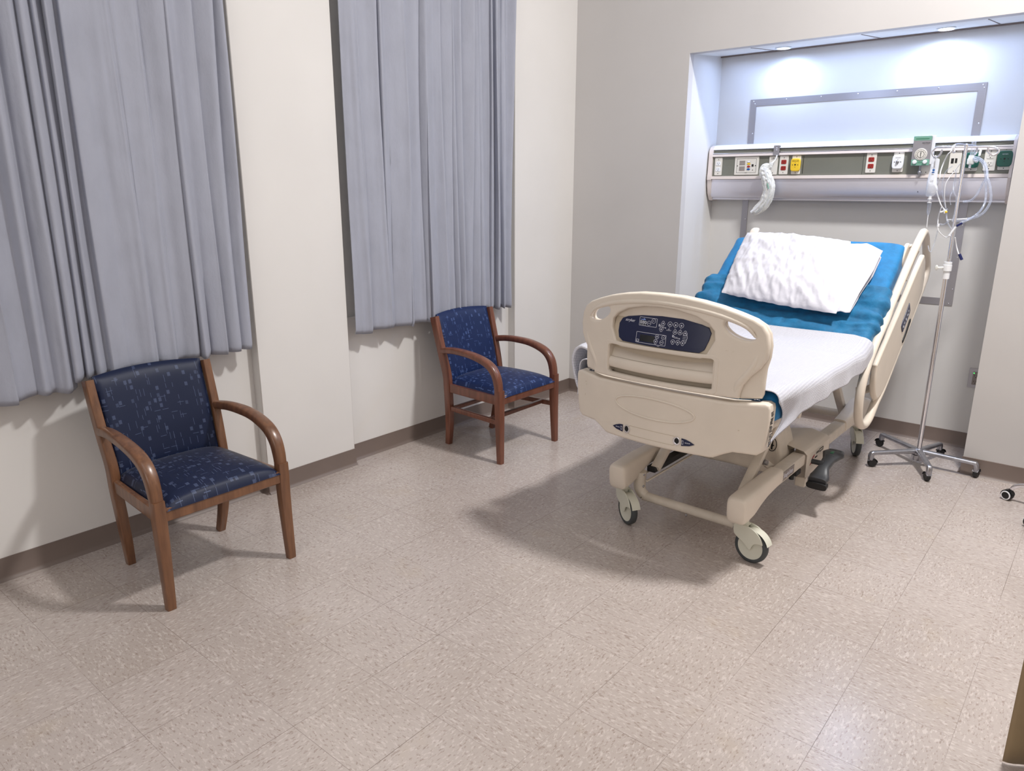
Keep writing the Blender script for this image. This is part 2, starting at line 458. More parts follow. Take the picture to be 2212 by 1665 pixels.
# left wall: pilasters and window bays
bays = [(-1.35, .62), (1.185, 2.635)]
SILL, HEAD = .84, 3.05
m = MB()
ys = [YF]
for a, b in bays:
    m.box(-2.2, XP, ys[-1], a, 0, HC, .004, 1); ys += [a, b]
    m.box(-2.2, XB, a - .01, b + .01, 0, SILL); m.box(-2.2, XB, a - .01, b + .01, HEAD, HC)
m.box(-2.2, XP, ys[-1], YB + .05, 0, HC, .004, 1)
m.build('wall_left', 'wall', kind='structure')
for i, (a, b) in enumerate(bays):
    m = MB()
    m.box(-2.06, -1.958, a - .005, a + .16, SILL, HEAD); m.box(-2.06, -1.958, b - .16, b + .005, SILL, HEAD)
    for y0, y1, z0, z1 in ((a, a + .06, SILL, HEAD), (b - .06, b, SILL, HEAD), (a, b, SILL, SILL + .07), (a, b, HEAD - .07, HEAD), ((a + b) / 2 - .03, (a + b) / 2 + .03, SILL, HEAD)):
        m.box(-2.13, -2.07, y0, y1, z0, z1, .006, 1)
    w = m.build(f'window_{i + 1}', 'jamb', kind='structure')
    MB().box(-2.112, -2.104, a + .05, b - .05, SILL + .06, HEAD - .06).build('window_glass', 'glass', w)
    MB().box(-2.13, XB + .004, a, b, SILL - .001, SILL + .012, .003, 1).build('window_sill', 'wall', w)
    MB().box(-2.19, -2.15, a - .01, b + .01, SILL - .02, HEAD + .02).build('window_backing', 'dark', w)
# back wall with the bed alcove
m = MB()
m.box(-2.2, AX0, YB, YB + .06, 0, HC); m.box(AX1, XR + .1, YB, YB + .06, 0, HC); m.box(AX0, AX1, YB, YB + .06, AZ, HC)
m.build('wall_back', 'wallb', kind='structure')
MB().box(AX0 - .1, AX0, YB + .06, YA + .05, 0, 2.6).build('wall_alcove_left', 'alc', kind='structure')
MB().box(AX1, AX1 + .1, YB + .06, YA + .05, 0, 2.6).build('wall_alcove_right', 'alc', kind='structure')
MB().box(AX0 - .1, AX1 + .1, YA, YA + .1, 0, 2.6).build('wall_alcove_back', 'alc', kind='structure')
m = MB()
vs = [(AX0, YB + .055, AZ), (AX1, YB + .055, AZ), (AX1, YA, AZ + .04), (AX0, YA, AZ + .04)]
lo = [m.bm.verts.new(v) for v in vs]; hi = [m.bm.verts.new((v[0], v[1], 2.6)) for v in vs]
m.bm.faces.new(lo); m.bm.faces.new(hi[::-1])
for i in range(4): m.bm.faces.new((lo[i], lo[(i + 1) % 4], hi[(i + 1) % 4], hi[i]))
alcove_ceiling = m.build('ceiling_alcove', 'ceil', kind='structure')
m = MB()
for x in (-.62, .02, .63): m.sweep([(x, YB + .07, AZ + .0005), (x, YA - .02, AZ + .0365)], (1, 0, 0), .002, .002, 6, 8, 1)
m.box(AX0, AX1, YA - .024, YA - .016, AZ + .028, AZ + .037)
m.build('ceiling_seams', 'base', alcove_ceiling)
MB().box(XR, XR + .1, YF - .1, YB + .1, 0, HC).build('wall_right', 'wall', kind='structure')
MB().box(-2.2, XR + .1, YF - .1, YF, 0, HC).build('wall_front', 'wall', kind='structure')
# cove base
def base_run(m, p0, p1, nrm, h=.098):
    """rubber base with a small cove toe, from p0 to p1 on the wall line, nrm into the room"""
    p0, p1, nrm = Vector((*p0, 0)), Vector((*p1, 0)), Vector((*nrm, 0))
    prof = [(0, h), (.004, h - .001), (.0045, .018), (.008, .008), (.016, .002), (.018, 0), (0, 0)]
    rings = [[p + nrm * a + Vector((0, 0, b)) for a, b in prof] for p in (p0, p1)]
    m._loops(rings)
m = MB()
base_run(m, (XP, YF), (XP, bays[0][0]), (1, 0)); base_run(m, (XB, bays[0][0]), (XB, bays[0][1]), (1, 0))
base_run(m, (XB, .62), (XP + .005, .62), (0, -1)); base_run(m, (XP, .616), (XP, 1.189), (1, 0))
base_run(m, (XB, 1.185), (XB, 2.635), (1, 0)); base_run(m, (XB, 2.635), (XP + .005, 2.635), (0, -1)); base_run(m, (XP, 2.631), (XP, YB), (1, 0))
m.build('baseboard_left', 'base', kind='structure')
m = MB()
base_run(m, (XP, YB), (AX0, YB), (0, -1)); base_run(m, (AX1 - .004, YB), (XR, YB), (0, -1))
m.build('baseboard_back', 'base', kind='structure')
m = MB()
base_run(m, (AX0, YB), (AX0, YA), (1, 0)); base_run(m, (AX0, YA), (AX1, YA), (0, -1)); base_run(m, (AX1, YB - .004), (AX1, YA), (-1, 0))
m.build('baseboard_alcove', 'base', kind='structure')
# steel strip frame screwed to the alcove wall
m = MB(); w = .042; x0, x1, z0, z1 = -.765, .609, .872, 2.14
m.box(x0, x1, YA - .003, YA, z1 - w, z1); m.box(x0, x1, YA - .003, YA, z0, z0 + w)
m.box(x0, x0 + w, YA - .0035, YA, z0, z1); m.box(x1 - w, x1, YA - .0035, YA, z0, z1)
fr = m.build('trim_1', 'steel2', kind='structure'); fr['label'] = 'flat satin metal strip frame screwed around the wall behind the bed'
m = MB()
for x in [x0 + .02 + i * (x1 - x0 - .04) / 6 for i in range(7)]:
    for z in (z1 - .012, z0 + .012): m.ball((x, YA - .004, z), (.004, .002, .004), 8)
for z in [z0 + .1 + i * .19 for i in range(7)]:
    for x in (x0 + .03, x1 - .012): m.ball((x, YA - .004, z), (.004, .002, .004), 8)
m.build('screw_heads', 'chrome', fr)

# recessed downlights in the alcove soffit
def downlight(x, y, z, label, lens='lamp'):
    t = thing('recessed_downlight', label, 'light', (x, y, z), group='recessed downlights in the alcove soffit')
    MB().lathe([(.048, 0), (.05, -.004), (.04, -.006), (.038, 0)], Matrix.Translation((x, y, z)), 32).build('trim_ring', 'white', t)
    MB().lathe([(.037, -.0035), (.02, -.005), (.004, -.0055)], Matrix.Translation((x, y, z)), 24).build('lens', lens, t)
downlight(.40, 3.61, AZ + .0185, 'glowing round downlight in the alcove soffit above the drip stand', 'lamp2')
downlight(-.51, 3.63, AZ + .0205, 'glowing round downlight in the alcove soffit above the yellow suction outlet')

# ================================================================== CURTAINS
def curtain(label, y0, y1, z0, z1, seed, folds, xc=-1.835, amp=.024, flare=1.0, hemwave=.008, mat='curt', group=None, hemdz=0):
    """hanging cloth; folds = list of (relative width, depth, lean)"""
    rnd = random.Random(seed); W = sum(f[0] for f in folds); edges = [0]
    for f in folds: edges.append(edges[-1] + f[0] / W)
    H = z1 - z0
    def fold(u):
        for i, f in enumerate(folds):
            if u <= edges[i + 1] or i == len(folds) - 1:
                t = (u - edges[i]) / (edges[i + 1] - edges[i]); return i, min(max(t, 0), 1), f
    def fn(u, v):      # v 0 bottom .. 1 top
        i, t, f = fold(u)
        z = z0 + H * v
        a = 1 - cos(2 * pi * t)                       # ridge in the middle of each fold
        a = (a / 2) ** (.7)
        damp = .75 + .25 * cos(3 * v + i * 1.7)
        n1 = noise.noise(Vector((u * 7, v * 1.6, seed))) * .012 + noise.noise(Vector((u * (y1 - y0) * 34, v * 1.8, seed + 5))) * .016 + noise.noise(Vector((u * (y1 - y0) * 75, v * 5, seed + 7))) * .004
        x = xc - amp * .7 + amp * 2.1 * f[1] * a * damp + n1 * (1 - .35 * v)
        wid = (y1 - y0) * (edges[i + 1] - edges[i])
        sway = noise.noise(Vector((i * 3.1, v * 1.3, seed + 9))) * .02 * (1 - v)
        yy = y0 + (y1 - y0) * u + f[2] * wid * .85 * a * damp + sway * sin(pi * u)
        zz = z + (hemdz * u + hemwave * noise.noise(Vector((u * 9, seed, 0)))) * (1 - v) - .006 * a * (1 - v)
        if v < .001: x -= .006
        return Vector((x, yy, zz))
    nu = max(60, int((y1 - y0) * 260)); L = (y1 - y0) * 1.6
    o = MB().surf(fn, nu, 90, uv=lambda a, b: (a * L, b * H)).build('window_curtain', mat, sharp=80, solid=.0022)
    tag(o, label, 'curtain', group)
    # hem stitched along the bottom: a doubled band
    m = MB(); hh = .006 / H; h0 = .078 / H
    m.surf(lambda u, v: fn(u, h0 + v * hh) + Vector((.0012, 0, 0)), nu, 1, uv=lambda a, b: (a * L, b * .085))
    m.build('hem_stitching', mat, o, sharp=80)
    return o
R = random.Random(3)
def rf(n, a=.5, b=1.4, d0=.5, d1=1.1, l0=-.85, l1=.85): return [(R.uniform(a, b), R.uniform(d0, d1), R.uniform(l0, l1)) for _ in range(n)]
G1, G2 = 'curtains of the near window', 'curtains of the far window'
curtain('grey curtain panel with close lumpy folds, lowest hem, left of the near chair', -1.32, -.225, .765, 3.0, 11.3,
        rf(15, .6, 1.2, .7, 1.2), hemdz=-.0, group=G1, hemwave=.02, xc=-1.825)
curtain('wide smooth grey curtain panel falling behind the back of the near chair', -.235, .575, .80, 3.0, 4.1,
        [(.55, 1.2, -.6), (.45, 1.2, -.8), (.55, 1.15, -.7), (.9, .6, -.5), (1.3, .42, .45), (1.1, .5, .55), (1.0, .6, .6), (.65, .9, -.5), (.7, 1.0, .75), (.85, 1.1, .8), (.7, .8, .35)], group=G1, hemwave=.012)
curtain('narrow-folded grey curtain panel beside the plain wall strip, left half of the far window', 1.212, 1.99, .775, 3.0, 8.7,
        [(1.3, .6, .3), (1.3, .8, .7), (.6, .8, -.5), (1.1, .9, .75), (.5, 1, -.6), (.9, .8, .8), (.5, 1, .3), (.9, 1.0, -.75), (.6, .9, .7), (.8, .9, .6)], group=G2, hemwave=.02)
curtain('shorter finely gathered grey curtain panel nearest the room corner', 1.985, 2.55, .80, 3.0, 2.2,
        rf(10, .6, 1.3, .7, 1.1), group=G2, hemwave=.012, hemdz=-.03)
for y0, y1, n_ in ((-1.34, .6, 'near'), (1.2, 2.6, 'far')):
    t = thing('curtain_rod', f'white curtain rod above the {n_} window', 'curtain rod', (-1.835, (y0 + y1) / 2, 3.0))
    MB().tube([(-1.835, y0, 3.01), (-1.835, y1, 3.01)], .012).build('rod', 'white', t)
    for yy in (y0 + .02, y1 - .02): MB().box(-1.94, -1.83, yy - .01, yy + .01, 2.99, 3.03, .003, 1).build('bracket', 'white', t)

# ================================================================== CHAIRS
def make_chair(wood, fab, stretch):
    t = bpy.data.objects.new('armchair', None); COL.objects.link(t)
    for s in (-1, 1):
        y = .262 * s
        m = MB().sweep([(-.024, y, .44), (-.024, y, .38), (-.022, y, .25), (-.014, y + .004 * s, 0.0)], (0, 1, 0), [.022, .0235, .022, .017], [.023, .0235, .0215, .016], 7, 16)
        m.build('front_leg', wood, t, local=True, sharp=30)
        yb = .236 * s; MB().sweep([(-.555, yb + .010 * s, .806), (-.528, yb + .009 * s, .70), (-.497, yb + .006 * s, .58), (-.468, yb, .46), (-.459, yb, .36), (-.462, yb - .008 * s, .24), (-.472, yb - .018 * s, .12), (-.495, yb - .030 * s, 0.0)],
                   (0, 1, 0), [.017, .018, .019, .02, .02, .02, .019, .016], [.026, .025, .024, .024, .024, .023, .021, .018], 7, 16).build('back_leg', wood, t, local=True, sharp=30)
        MB().sweep([(-.492, y - .016 * s, .607), (-.40, y - .010 * s, .619), (-.31, y - .004 * s, .620), (-.22, y, .613), (-.14, y, .594), (-.085, y, .567), (-.05, y, .525), (-.034, y, .475), (-.028, y, .425), (-.025, y, .40)],
                   (0, 1, 0), [.02, .022, .024, .025, .026, .026, .025, .024, .0225, .022], [.019, .019, .0195, .02, .021, .0225, .0235, .0235, .0215, .022], 3.2, 18).build('armrest', wood, t, local=True, sharp=45)
        MB().sweep([(-.452, yb, .3785), (-.035, y, .3785)], (0, 1, 0), .012, .0265, 8, 16, 1).build('side_rail', wood, t, local=True)
        if stretch:
            MB().sweep([(-.457, yb - .006 * s, .247), (-.03, y, .247)], (0, 1, 0), .010, .015, 8, 16, 1).build('side_stretcher', wood, t, local=True)
    MB().box(-.031, -.006, -.245, .245, .355, .408, .003, 1).build('front_rail', wood, t, local=True)
    MB().box(-.475, -.45, -.232, .232, .355, .405, .003, 1).build('back_rail', wood, t, local=True)
    if stretch:
        for x, q in ((-.11, .25), (-.43, .228)): MB().box(x - .011, x + .011, -q, q, .237, .261, .003, 1).build('cross_stretcher', wood, t, local=True)
    # seat cushion
    def seat(u, v):
        a = (u - .5) * 2; b = v * 2 - 1
        hw = .223 + .020 * v; x = -.468 + .465 * v
        e = (1 - abs(a) ** 4.5) ** (1 / 2.5); g = (1 - max(b, 0) ** 5) ** (1 / 2.3) * (1 - max(-b, 0) ** 9) ** (1 / 2)
        return Vector((x + (.006 if b > .8 else 0) * (1 - abs(b - .9) * 8 if abs(b - .9) < .125 else 0), a * hw, .396 + (.054 * e * g) + .022 * (1 - a * a) * (1 - b * b)))
    m = MB().surf(seat, 36, 36, uv=lambda a, b: (a * .5, b * .46))
    m.box(-.453, -.01, -.222, .222, .385, .400)
    m.build('seat_cushion', fab, t, local=True, sharp=60)
    # upholstered back, bowed backwards
    def back(sgn):
        def f(u, v):
            a = (u - .5) * 2; hw = .217 + .010 * v
            z = .402 + .406 * v + .012 * (1 - a * a) * v
            xc = -.452 - .108 * v ** 1.2 - .028 * (1 - a * a)
            e = (max(0, 1 - abs(a) ** 6)) ** .5 * (max(0, 1 - abs(2 * v - 1) ** 10)) ** .5
            return Vector((xc + sgn * (.004 + .021 * e), a * hw, z + (.008 if v > .99 else 0)))
        return f
    m = MB().surf(back(1), 32, 34, uv=lambda a, b: (.7 + a * .5, b * .39)); m.surf(back(-1), 32, 34, uv=lambda a, b: (a * .5, 1 + b * .39))
    bm = m.bm; bm.verts.ensure_lookup_table()
    n1 = 33 * 35
    def vid(k, i, j): return bm.verts[k * n1 + i * 35 + j]
    rim = [(i, 0) for i in range(33)] + [(32, j) for j in range(1, 35)] + [(i, 34) for i in range(31, -1, -1)] + [(0, j) for j in range(33, 0, -1)]
    for k in range(len(rim)):
        a, b = rim[k], rim[(k + 1) % len(rim)]
        bm.faces.new((vid(0, *a), vid(0, *b), vid(1, *b), vid(1, *a)))
    m.build('backrest', fab, t, local=True, sharp=60)
    return t
GC = 'navy upholstered wooden armchairs'
c1 = make_chair('wood', 'fab', False); c1.location = (-1.195, .03, 0)
tag(c1, 'wooden armchair with dark navy seat in front of the near window, no stretchers', 'chair', GC)
c2 = make_chair('wood2', 'fab2', True); c2.location = (-1.225, 2.0, 0)
tag(c2, 'redder wooden armchair with brighter blue seat and leg stretchers under the far window', 'chair', GC)

# ================================================================== BED
def catmull_xy(o): return [(p.x, p.y) for p in catmull([(a, b, 0) for a, b in o], 4, True)]
def refine(mb, L):
    for _ in range(7):
        ed = [e for e in mb.bm.edges if abs(e.verts[0].co.x - e.verts[1].co.x) > L]
        if not ed: break
        bmesh.ops.subdivide_edges(mb.bm, edges=ed, cuts=1)
        bmesh.ops.triangulate(mb.bm, faces=[f for f in mb.bm.faces if len(f.verts) > 4])
    return mb
def bow(mb, L=.045):
    refine(mb, L)
    for v in mb.bm.verts: v.co.y -= .08 * (1 - min(1, (v.co.x / .42) ** 2))
    return mb
def sym(h):                       # mirror a half outline given from top centre round to bottom centre
    return h + [(-a, b) for a, b in h[::-1] if abs(a) > 1e-6]
bed = thing('hospital_bed', 'cream electric hospital bed with raised head and navy control panel on the footboard', 'bed', (0, 2.3, 0))
B = face_front
FY = 1.35
top = [(0, 1.160), (.09, 1.157), (.17, 1.146), (.24, 1.131), (.305, 1.111), (.36, 1.090), (.393, 1.068), (.411, 1.036), (.418, .99)]
outer = sym(top + [(.416, .945), (.407, .90), (.405, .85), (.404, .80), (.398, .784), (.33, .776), (.15, .783), (0, .785)])
inner = sym(top + [(.413, .942), (.392, .905), (.362, .872), (.338, .835), (.329, .80), (.328, .782), (0, .787)])
hL, hR = ell(-.302, 1.046, .062, .027, .42), ell(.312, 1.045, .062, .027, -.42)
arch = [(-.225, 1.035), (-.20, 1.060), (-.15, 1.085), (-.07, 1.102), (0, 1.106), (.07, 1.102), (.15, 1.085), (.20, 1.060), (.222, 1.035), (.226, 1.0), (.20, .945), (.175, .934), (0, .936), (-.175, .934), (-.205, .945), (-.228, 1.0)]
rec = rrect(-.243, .232, .806, .926, .016)
foot = bow(MB().plate([inner, hL, hR, arch, rec], B(FY - .004), .028, .009, 3)).build('footboard', 'cream', bed, sharp=50)
bow(MB().plate([outer, hL, hR, rrect(-.255, .244, .798, .934, .016)], B(FY + .022), .024, .010, 3)).build('rear_shell', 'cream', foot, sharp=50)
# console pocket: hood above the tilted panel, its shade put into a darker cream
pan = [(-.201, .985), (-.200, 1.018), (-.186, 1.040), (-.160, 1.050), (-.09, 1.062), (0, 1.068), (.09, 1.066), (.165, 1.052), (.195, 1.042), (.206, 1.022), (.201, .995), (.188, .957), (.170, .944), (.05, .944), (-.05, .945), (-.173, .947), (-.194, .960)]
def depth(z): return FY - .018 + .020 * max(0, (z - .944) / .12)
def tilt(mb):
    for v in mb.bm.verts: v.co.y += .020 * max(0, (v.co.z - .944) / .12)
    return mb
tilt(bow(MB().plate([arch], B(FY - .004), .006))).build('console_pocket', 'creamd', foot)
cp = tilt(bow(MB().plate([pan], B(FY - .0095), .006, .0015, 1))).build('control_panel', 'navy', foot)
# prints on the panel
PM = B(FY - .0132)
def ring(m, cx, cy, r, w=.0012, sx=1, n=26): m.plate([ell(cx, cy, r * sx, r, 0, n), ell(cx, cy, (r - w) * sx, r - w, 0, n)], PM, .0005)
def frame(m, x0, x1, y0, y1, r, w=.0013): m.plate([rrect(x0, x1, y0, y1, r), rrect(x0 + w, x1 - w, y0 + w, y1 - w, max(r - w, .0005))], PM, .0005)
def tri(m, cx, cy, s, d=1):
    o = [(cx - s * .42, cy - s * .35 * d), (cx + s * .42, cy - s * .35 * d), (cx, cy + s * .5 * d)]
    m.plate([o], PM, .0005)
    g = [(cx + s * 1.05 * sin(a) * (1 if cos(a) * d < .3 else .75), cy + s * 1.15 * cos(a)) for a in [2 * pi * i / 20 for i in range(20)]]
    g2 = [(cx + (a - cx) * .86, cy + (b - cy) * .86) for a, b in g]
    m.plate([g, g2], PM, .0005)
m = MB()
m.text('stryker', .0165, PM @ Matrix.Translation((-.146, 1.036, 0)), .0004, shear=.25)
m.text('stryker', .0165, PM @ Matrix.Translation((-.1456, 1.0362, 0)), .0004, shear=.25)
frame(m, -.100, -.018, 1.021, 1.056, .003); frame(m, -.107, .030, .953, .996, .003)
ring(m, -.034, 1.045, .0095); ring(m, -.054, 1.034, .0095)
m.text('SAVE', .005, PM @ Matrix.Translation((-.054, 1.034, 0))); m.text('SET', .005, PM @ Matrix.Translation((-.034, 1.045, 0)))
for i in range(3): frame(m, -.0955 + i * .0105, -.0875 + i * .0105, 1.030, 1.041, .001, .0022); m.plate([rrect(-.095 + i * .0105, -.088 + i * .0105, 1.025, 1.0265, .0005)], PM, .0005)
ring(m, .018, .986, .0085); ring(m, .013, .966, .0085); m.text('ZERO', .0042, PM @ Matrix.Translation((.013, .966, 0))); m.text('kg', .006, PM @ Matrix.Translation((.018, .986, 0)))
for cx, cz, d in ((.009, 1.041, 1), (.004, 1.017, -1), (-.010, .987, 1), (-.014, .966, -1), (.064, 1.014, 1), (.085, 1.014, 1), (.106, 1.013, 1), (.060, .974, -1), (.081, .974, -1), (.101, .974, -1)):
    tri(m, cx, cz, .0085, d)
for cx in (.039, .063, .087):
    ring(m, cx, 1.041, .0098); ring(m, cx, 1.0402, .0032, .0009); m.plate([rrect(cx - .0028, cx + .0028, 1.038, 1.0415, .0006)], PM, .0005)
    m.plate([ell(cx - .001, 1.0275, .0011, .0011, 0, 8)], PM, .0005)
m.text('BED', .0046, PM @ Matrix.Translation((.037, 1.021, 0))); m.text('LOCKOUT', .0046, PM @ Matrix.Translation((.037, 1.0165, 0)))
for x, z in ((.007, 1.029), (.071, .994)):     # little bed pictograms
    o = [(x - .016, z + .004), (x - .011, z + .006), (x - .004, z), (x + .004, z + .001), (x + .008, z - .001), (x + .017, z - .003), (x + .017, z - .0065), (x + .006, z - .0045), (x - .004, z - .004), (x - .016, z - .001)]
    m.plate([o, [(x + (a - x) * .8, z + (b - z) * .72 + .0002) for a, b in o]], PM, .0005); m.plate([ell(x - .014, z + .006, .0024, .0024, 0, 10), ell(x - .014, z + .006, .0013, .0013, 0, 10)], PM, .0005)
for z in (.985, .991, .997, 1.003): m.plate([rrect(.098, .112, z, z + .0011, .0004)], PM, .0005)
m.plate([[(.111, 1.018), (.1135, 1.015), (.1175, .995), (.112, .974), (.1105, .975), (.116, .995), (.112, 1.014)]], PM, .0005)
m.plate([rrect(-.104, -.091, .956, .966, .001), rrect(-.1025, -.0925, .9585, .9645, .001)], PM, .0005)
m.text('DOWN', .003, PM @ Matrix.Translation((.0, .949, 0)))
tilt(bow(m, .02)).build('panel_markings', 'print', foot, sharp=20)
m = MB(); m.plate([[(-.093, 1.044), (-.071, 1.044), (-.071, 1.047), (-.078, 1.052), (-.084, 1.0475), (-.093, 1.0475)]], PM, .0005)
tilt(bow(m, .02)).build('blue_pictogram', 'printb', foot)
for q in ((-.088, -.020, .960, .986), (-.097, -.066, 1.0235, 1.0425)): tilt(bow(MB().plate([rrect(*q, .001)], PM, .0003), .02)).build('display', 'lcd', foot)
# recessed grab slot with its bar
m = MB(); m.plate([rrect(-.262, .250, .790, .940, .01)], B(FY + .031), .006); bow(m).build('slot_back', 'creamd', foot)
m = MB()
for x in (-.243, .232):
    m.box(x - .003, x + .003, FY - .016, FY + .03, .806, .926, 0)
def barf(u, v):
    x = -.241 + .470 * u; a = 2 * pi * v
    return Vector((x, FY - .003 - .0125 * sin(a) - .003 * sin(pi * u), .848 + .0235 * cos(a)))
m.surf(barf, 12, 14)
m.surf(lambda u, v: Vector((-.243 + .475 * u, FY + .028 - .024 * v ** .8, .906 - .036 * v - .016 * sin(pi * u) * (1 - v))), 16, 6)
bow(m).build('grab_bar', 'cream', foot, sharp=60)
bow(MB().plate([rrect(-.262, .250, .789, .943, .02, 6), rrect(-.245, .234, .804, .928, .016, 6)], B(FY - .017), .006, .0028, 2)).build('slot_rim', 'cream', foot, sharp=60)
# raised moulded arms running down beside the slot
for s in (-1, 1):
    m = MB().tube([(s * .385, FY - .006, .985), (s * .375, FY - .009, .93), (s * .350, FY - .010, .88), (s * .322, FY - .010, .84), (s * .312, FY - .008, .797)], [.008, .013, .014, .013, .008], 12, smooth=6)
    bow(m).build('moulded_arm', 'cream', foot, sharp=70)
m = MB().tube([(x, FY - .013, z - .022) for x, z in [(-.37, 1.045), (-.33, 1.086), (-.24, 1.118), (-.13, 1.138), (0, 1.147), (.13, 1.138), (.24, 1.118), (.33, 1.086), (.37, 1.045)]], [.004, .009, .011, .011, .011, .011, .011, .009, .004], 10, smooth=6)
bow(m).build('top_roll', 'cream', foot, sharp=70)
# lower bumper panel
lowh = [(0, .772), (.15, .770), (.30, .764), (.42, .772), (.437, .765), (.441, .75), (.440, .70), (.432, .62), (.425, .578), (.405, .562), (.36, .563), (.32, .563), (.285, .548), (.25, .529), (.235, .527), (.12, .527), (0, .527)]
low = bow(MB().plate([sym(lowh)], B(FY + .022), .070, .010, 3)).build('foot_bumper', 'cream', bed, sharp=50)
m = MB().tube([(a, FY - .0135, b) for a, b in ell(-.012, .686, .182, .043, -.012, 48)], .0042, 8, closed=True)
bow(m, 1).build('embossed_oval', 'cream', low, sharp=70)
m = MB().tube([(a, FY - .0125, b) for a, b in rrect(-.122, .100, .552, .592, .012, 5)], .0016, 6, closed=True)
bow(m, .05).build('latch_cover_seam', 'creamd', low, sharp=70)
for s, cx in ((-1, -.130), (1, .105)):
    m = MB().plate([ell(cx, .573, .0155, .017, 0, 24), ell(cx + .001, .575, .0095, .012, 0, 20)], B(FY - .0145), .004, .001, 1); bow(m).build('latch_ring', 'chrome', low)
    bow(MB().plate([ell(cx + .001, .575, .0105, .013, 0, 20)], B(FY - .013), .003)).build('latch_hole', 'dark', low)
    x0 = cx + s * .020; o = [(x0, .589), (x0 + s * .018, .587), (x0 + s * .038, .580), (x0 + s * .054, .571), (x0 + s * .034, .562), (x0, .557)]
    bow(MB().plate([o], B(FY - .0145), .003, .0008, 1)).build('blue_tab', 'navy', low)
    mm = MB(); mm.plate([rrect(x0 + s * .006 - .004, x0 + s * .006 + .003, .565, .581, .001), rrect(x0 + s * .006 - .003, x0 + s * .006 + .002, .5665, .5795, .001)], B(FY - .0164), .0005)
    mm.text('RELEASE', .0058, B(FY - .0164) @ Matrix.Translation((x0 + s * .026, .573, 0))); bow(mm, .02).build('tab_print', 'print', low)
for s in (-1, 1):
    MB().lathe([(.020, 0), (.020, .0012), (.013, .0014), (.012, -.004)], Matrix.Translation((s * .375, FY + .022, .770)), 20).build('accessory_socket', 'chrome', low)
m = MB(); SM = face_right(.4412)
for i in range(22):                # warning label printed on the bumper end
    z = .735 - i * .0052
    if i % 6 in (4,): continue
    a = FY + .004 + (i * 37 % 7) * .0012; m.box(.4405, .4412, a, a + .026 - (i * 53 % 5) * .002, z, z + .0032)
m.box(.4403, .4411, FY + .006, FY + .014, .600, .622); m.box(.4403, .4411, FY + .020, FY + .026, .604, .624)
m.build('warning_label', 'dark', low)
for x, z, w, h in ((-.385, .727, .007, .002), (-.378, .713, .0015, .006), (-.385, .665, .002, .006), (.335, .655, .006, .003), (.27, .965, .007, .001), (.295, .963, .004, .001)):
    bow(MB().box(x, x + w, FY - .0135 if z < .78 else FY - .0185, FY - .012, z, z + h)).build('scuff_mark', 'creamd', low)

# --- base frame
m = MB()
for s in (-1, 1):
    m.sweep([(s * .297, 1.60, .272), (s * .297, 3.30, .272)], (1, 0, 0), .033, .029, 7, 16, 1)
m.build('base_rail', 'cream2', bed, sharp=30)
for s in (-1, 1):
    for e, y0 in ((1, 1.468), (-1, 3.362)):
        if e == 1:
            pts = [(s * .298, 1.895, .281), (s * .298, 1.82, .280), (s * .298, 1.72, .276), (s * .297, 1.64, .268), (s * .295, 1.57, .255), (s * .293, 1.50, .248), (s * .293, 1.478, .247), (s * .293, 1.468, .246)]
            ht = [.036, .037, .040, .048, .060, .062, .060, .050]
        else:
            pts = [(s * .298, 2.86, .278), (s * .298, 2.96, .283), (s * .297, 3.06, .290), (s * .296, 3.14, .285), (s * .295, 3.22, .274), (s * .293, 3.33, .262), (s * .293, 3.355, .262), (s * .293, 3.365, .262)]
            ht = [.036, .042, .055, .080, .085, .074, .070, .060]
        m = MB().sweep(pts, (1, 0, 0), [.036, .038, .040, .043, .045, .046, .044, .036], ht, 4.2, 24, 6)
        m.build('corner_cover', 'cream', bed, sharp=60)
lab = MB().box(.3302, .3316, 1.895, 2.045, .256, .298, 0).build('nameplate', 'label', bed)
m = MB().text('SingleStep', .030, face_right(.3318) @ Matrix.Translation((1.97, .277, 0)), .0004); m.build('nameplate_text', 'print', lab, sharp=20)
# front cross tube that dips between the rails
MB().tube([(-.262, 1.64, .235), (-.262, 1.64, .15), (-.235, 1.64, .118), (-.19, 1.64, .112), (.19, 1.64, .108), (.235, 1.64, .115), (.262, 1.64, .15), (.262, 1.64, .235)], [.03, .029, .026, .022, .022, .026, .029, .03], 14, smooth=6).build('cross_tube', 'cream2', bed, sharp=60)
MB().tube([(-.27, 3.22, .24), (.27, 3.22, .24)], .026, 14).build('rear_cross_tube', 'cream2', bed)
for x, y, z in ((-.236, 1.63, .225), (-.236, 1.63, .165), (.232, 1.62, .1), (0, 1.62, .088)): MB().ball((x, y, z), (.005, .006, .006), 10).build('frame_screw', 'cast', bed)
# mechanism hidden between the rails
MB().box(-.262, -.215, 1.70, 2.05, .215, .245, .004, 1).build('inner_channel', 'black', bed)
m = MB()
for a in (-.262, -.205): m.box(a - .006, a + .006, 1.60, 3.2, .205, .212, .002, 1)
m.build('inner_rail_strip', 'cream2', bed)
# lift legs
for s in (-1, 1):
    MB().sweep([(s * .222, 1.715, .235), (s * .222, 2.26, .645)], (1, 0, 0), .022, .017, 6, 14, 1).build('lift_leg', 'cream2', bed, sharp=40)
    MB().sweep([(s * .244, 1.893, .330), (s * .244, 2.075, .225)], (1, 0, 0), .007, .017, 6, 14, 1).build('lift_link', 'cream2', bed, sharp=40)
    MB().cyl((s * .20, 1.893, .330), (s * .258, 1.893, .330), .012).build('pivot_pin', 'cast', bed)
    MB().sweep([(s * .228, 3.205, .235), (s * .228, 2.96, .480), (s * .228, 2.90, .60), (s * .228, 2.80, .64)], (1, 0, 0), .022, .019, 6, 14, 5).build('lift_leg', 'cream2', bed, sharp=40)
    MB().box(s * .228 - .02, s * .228 + .02, 2.70, 2.80, .60, .645, .004, 1).build('actuator_mount', 'black', bed)
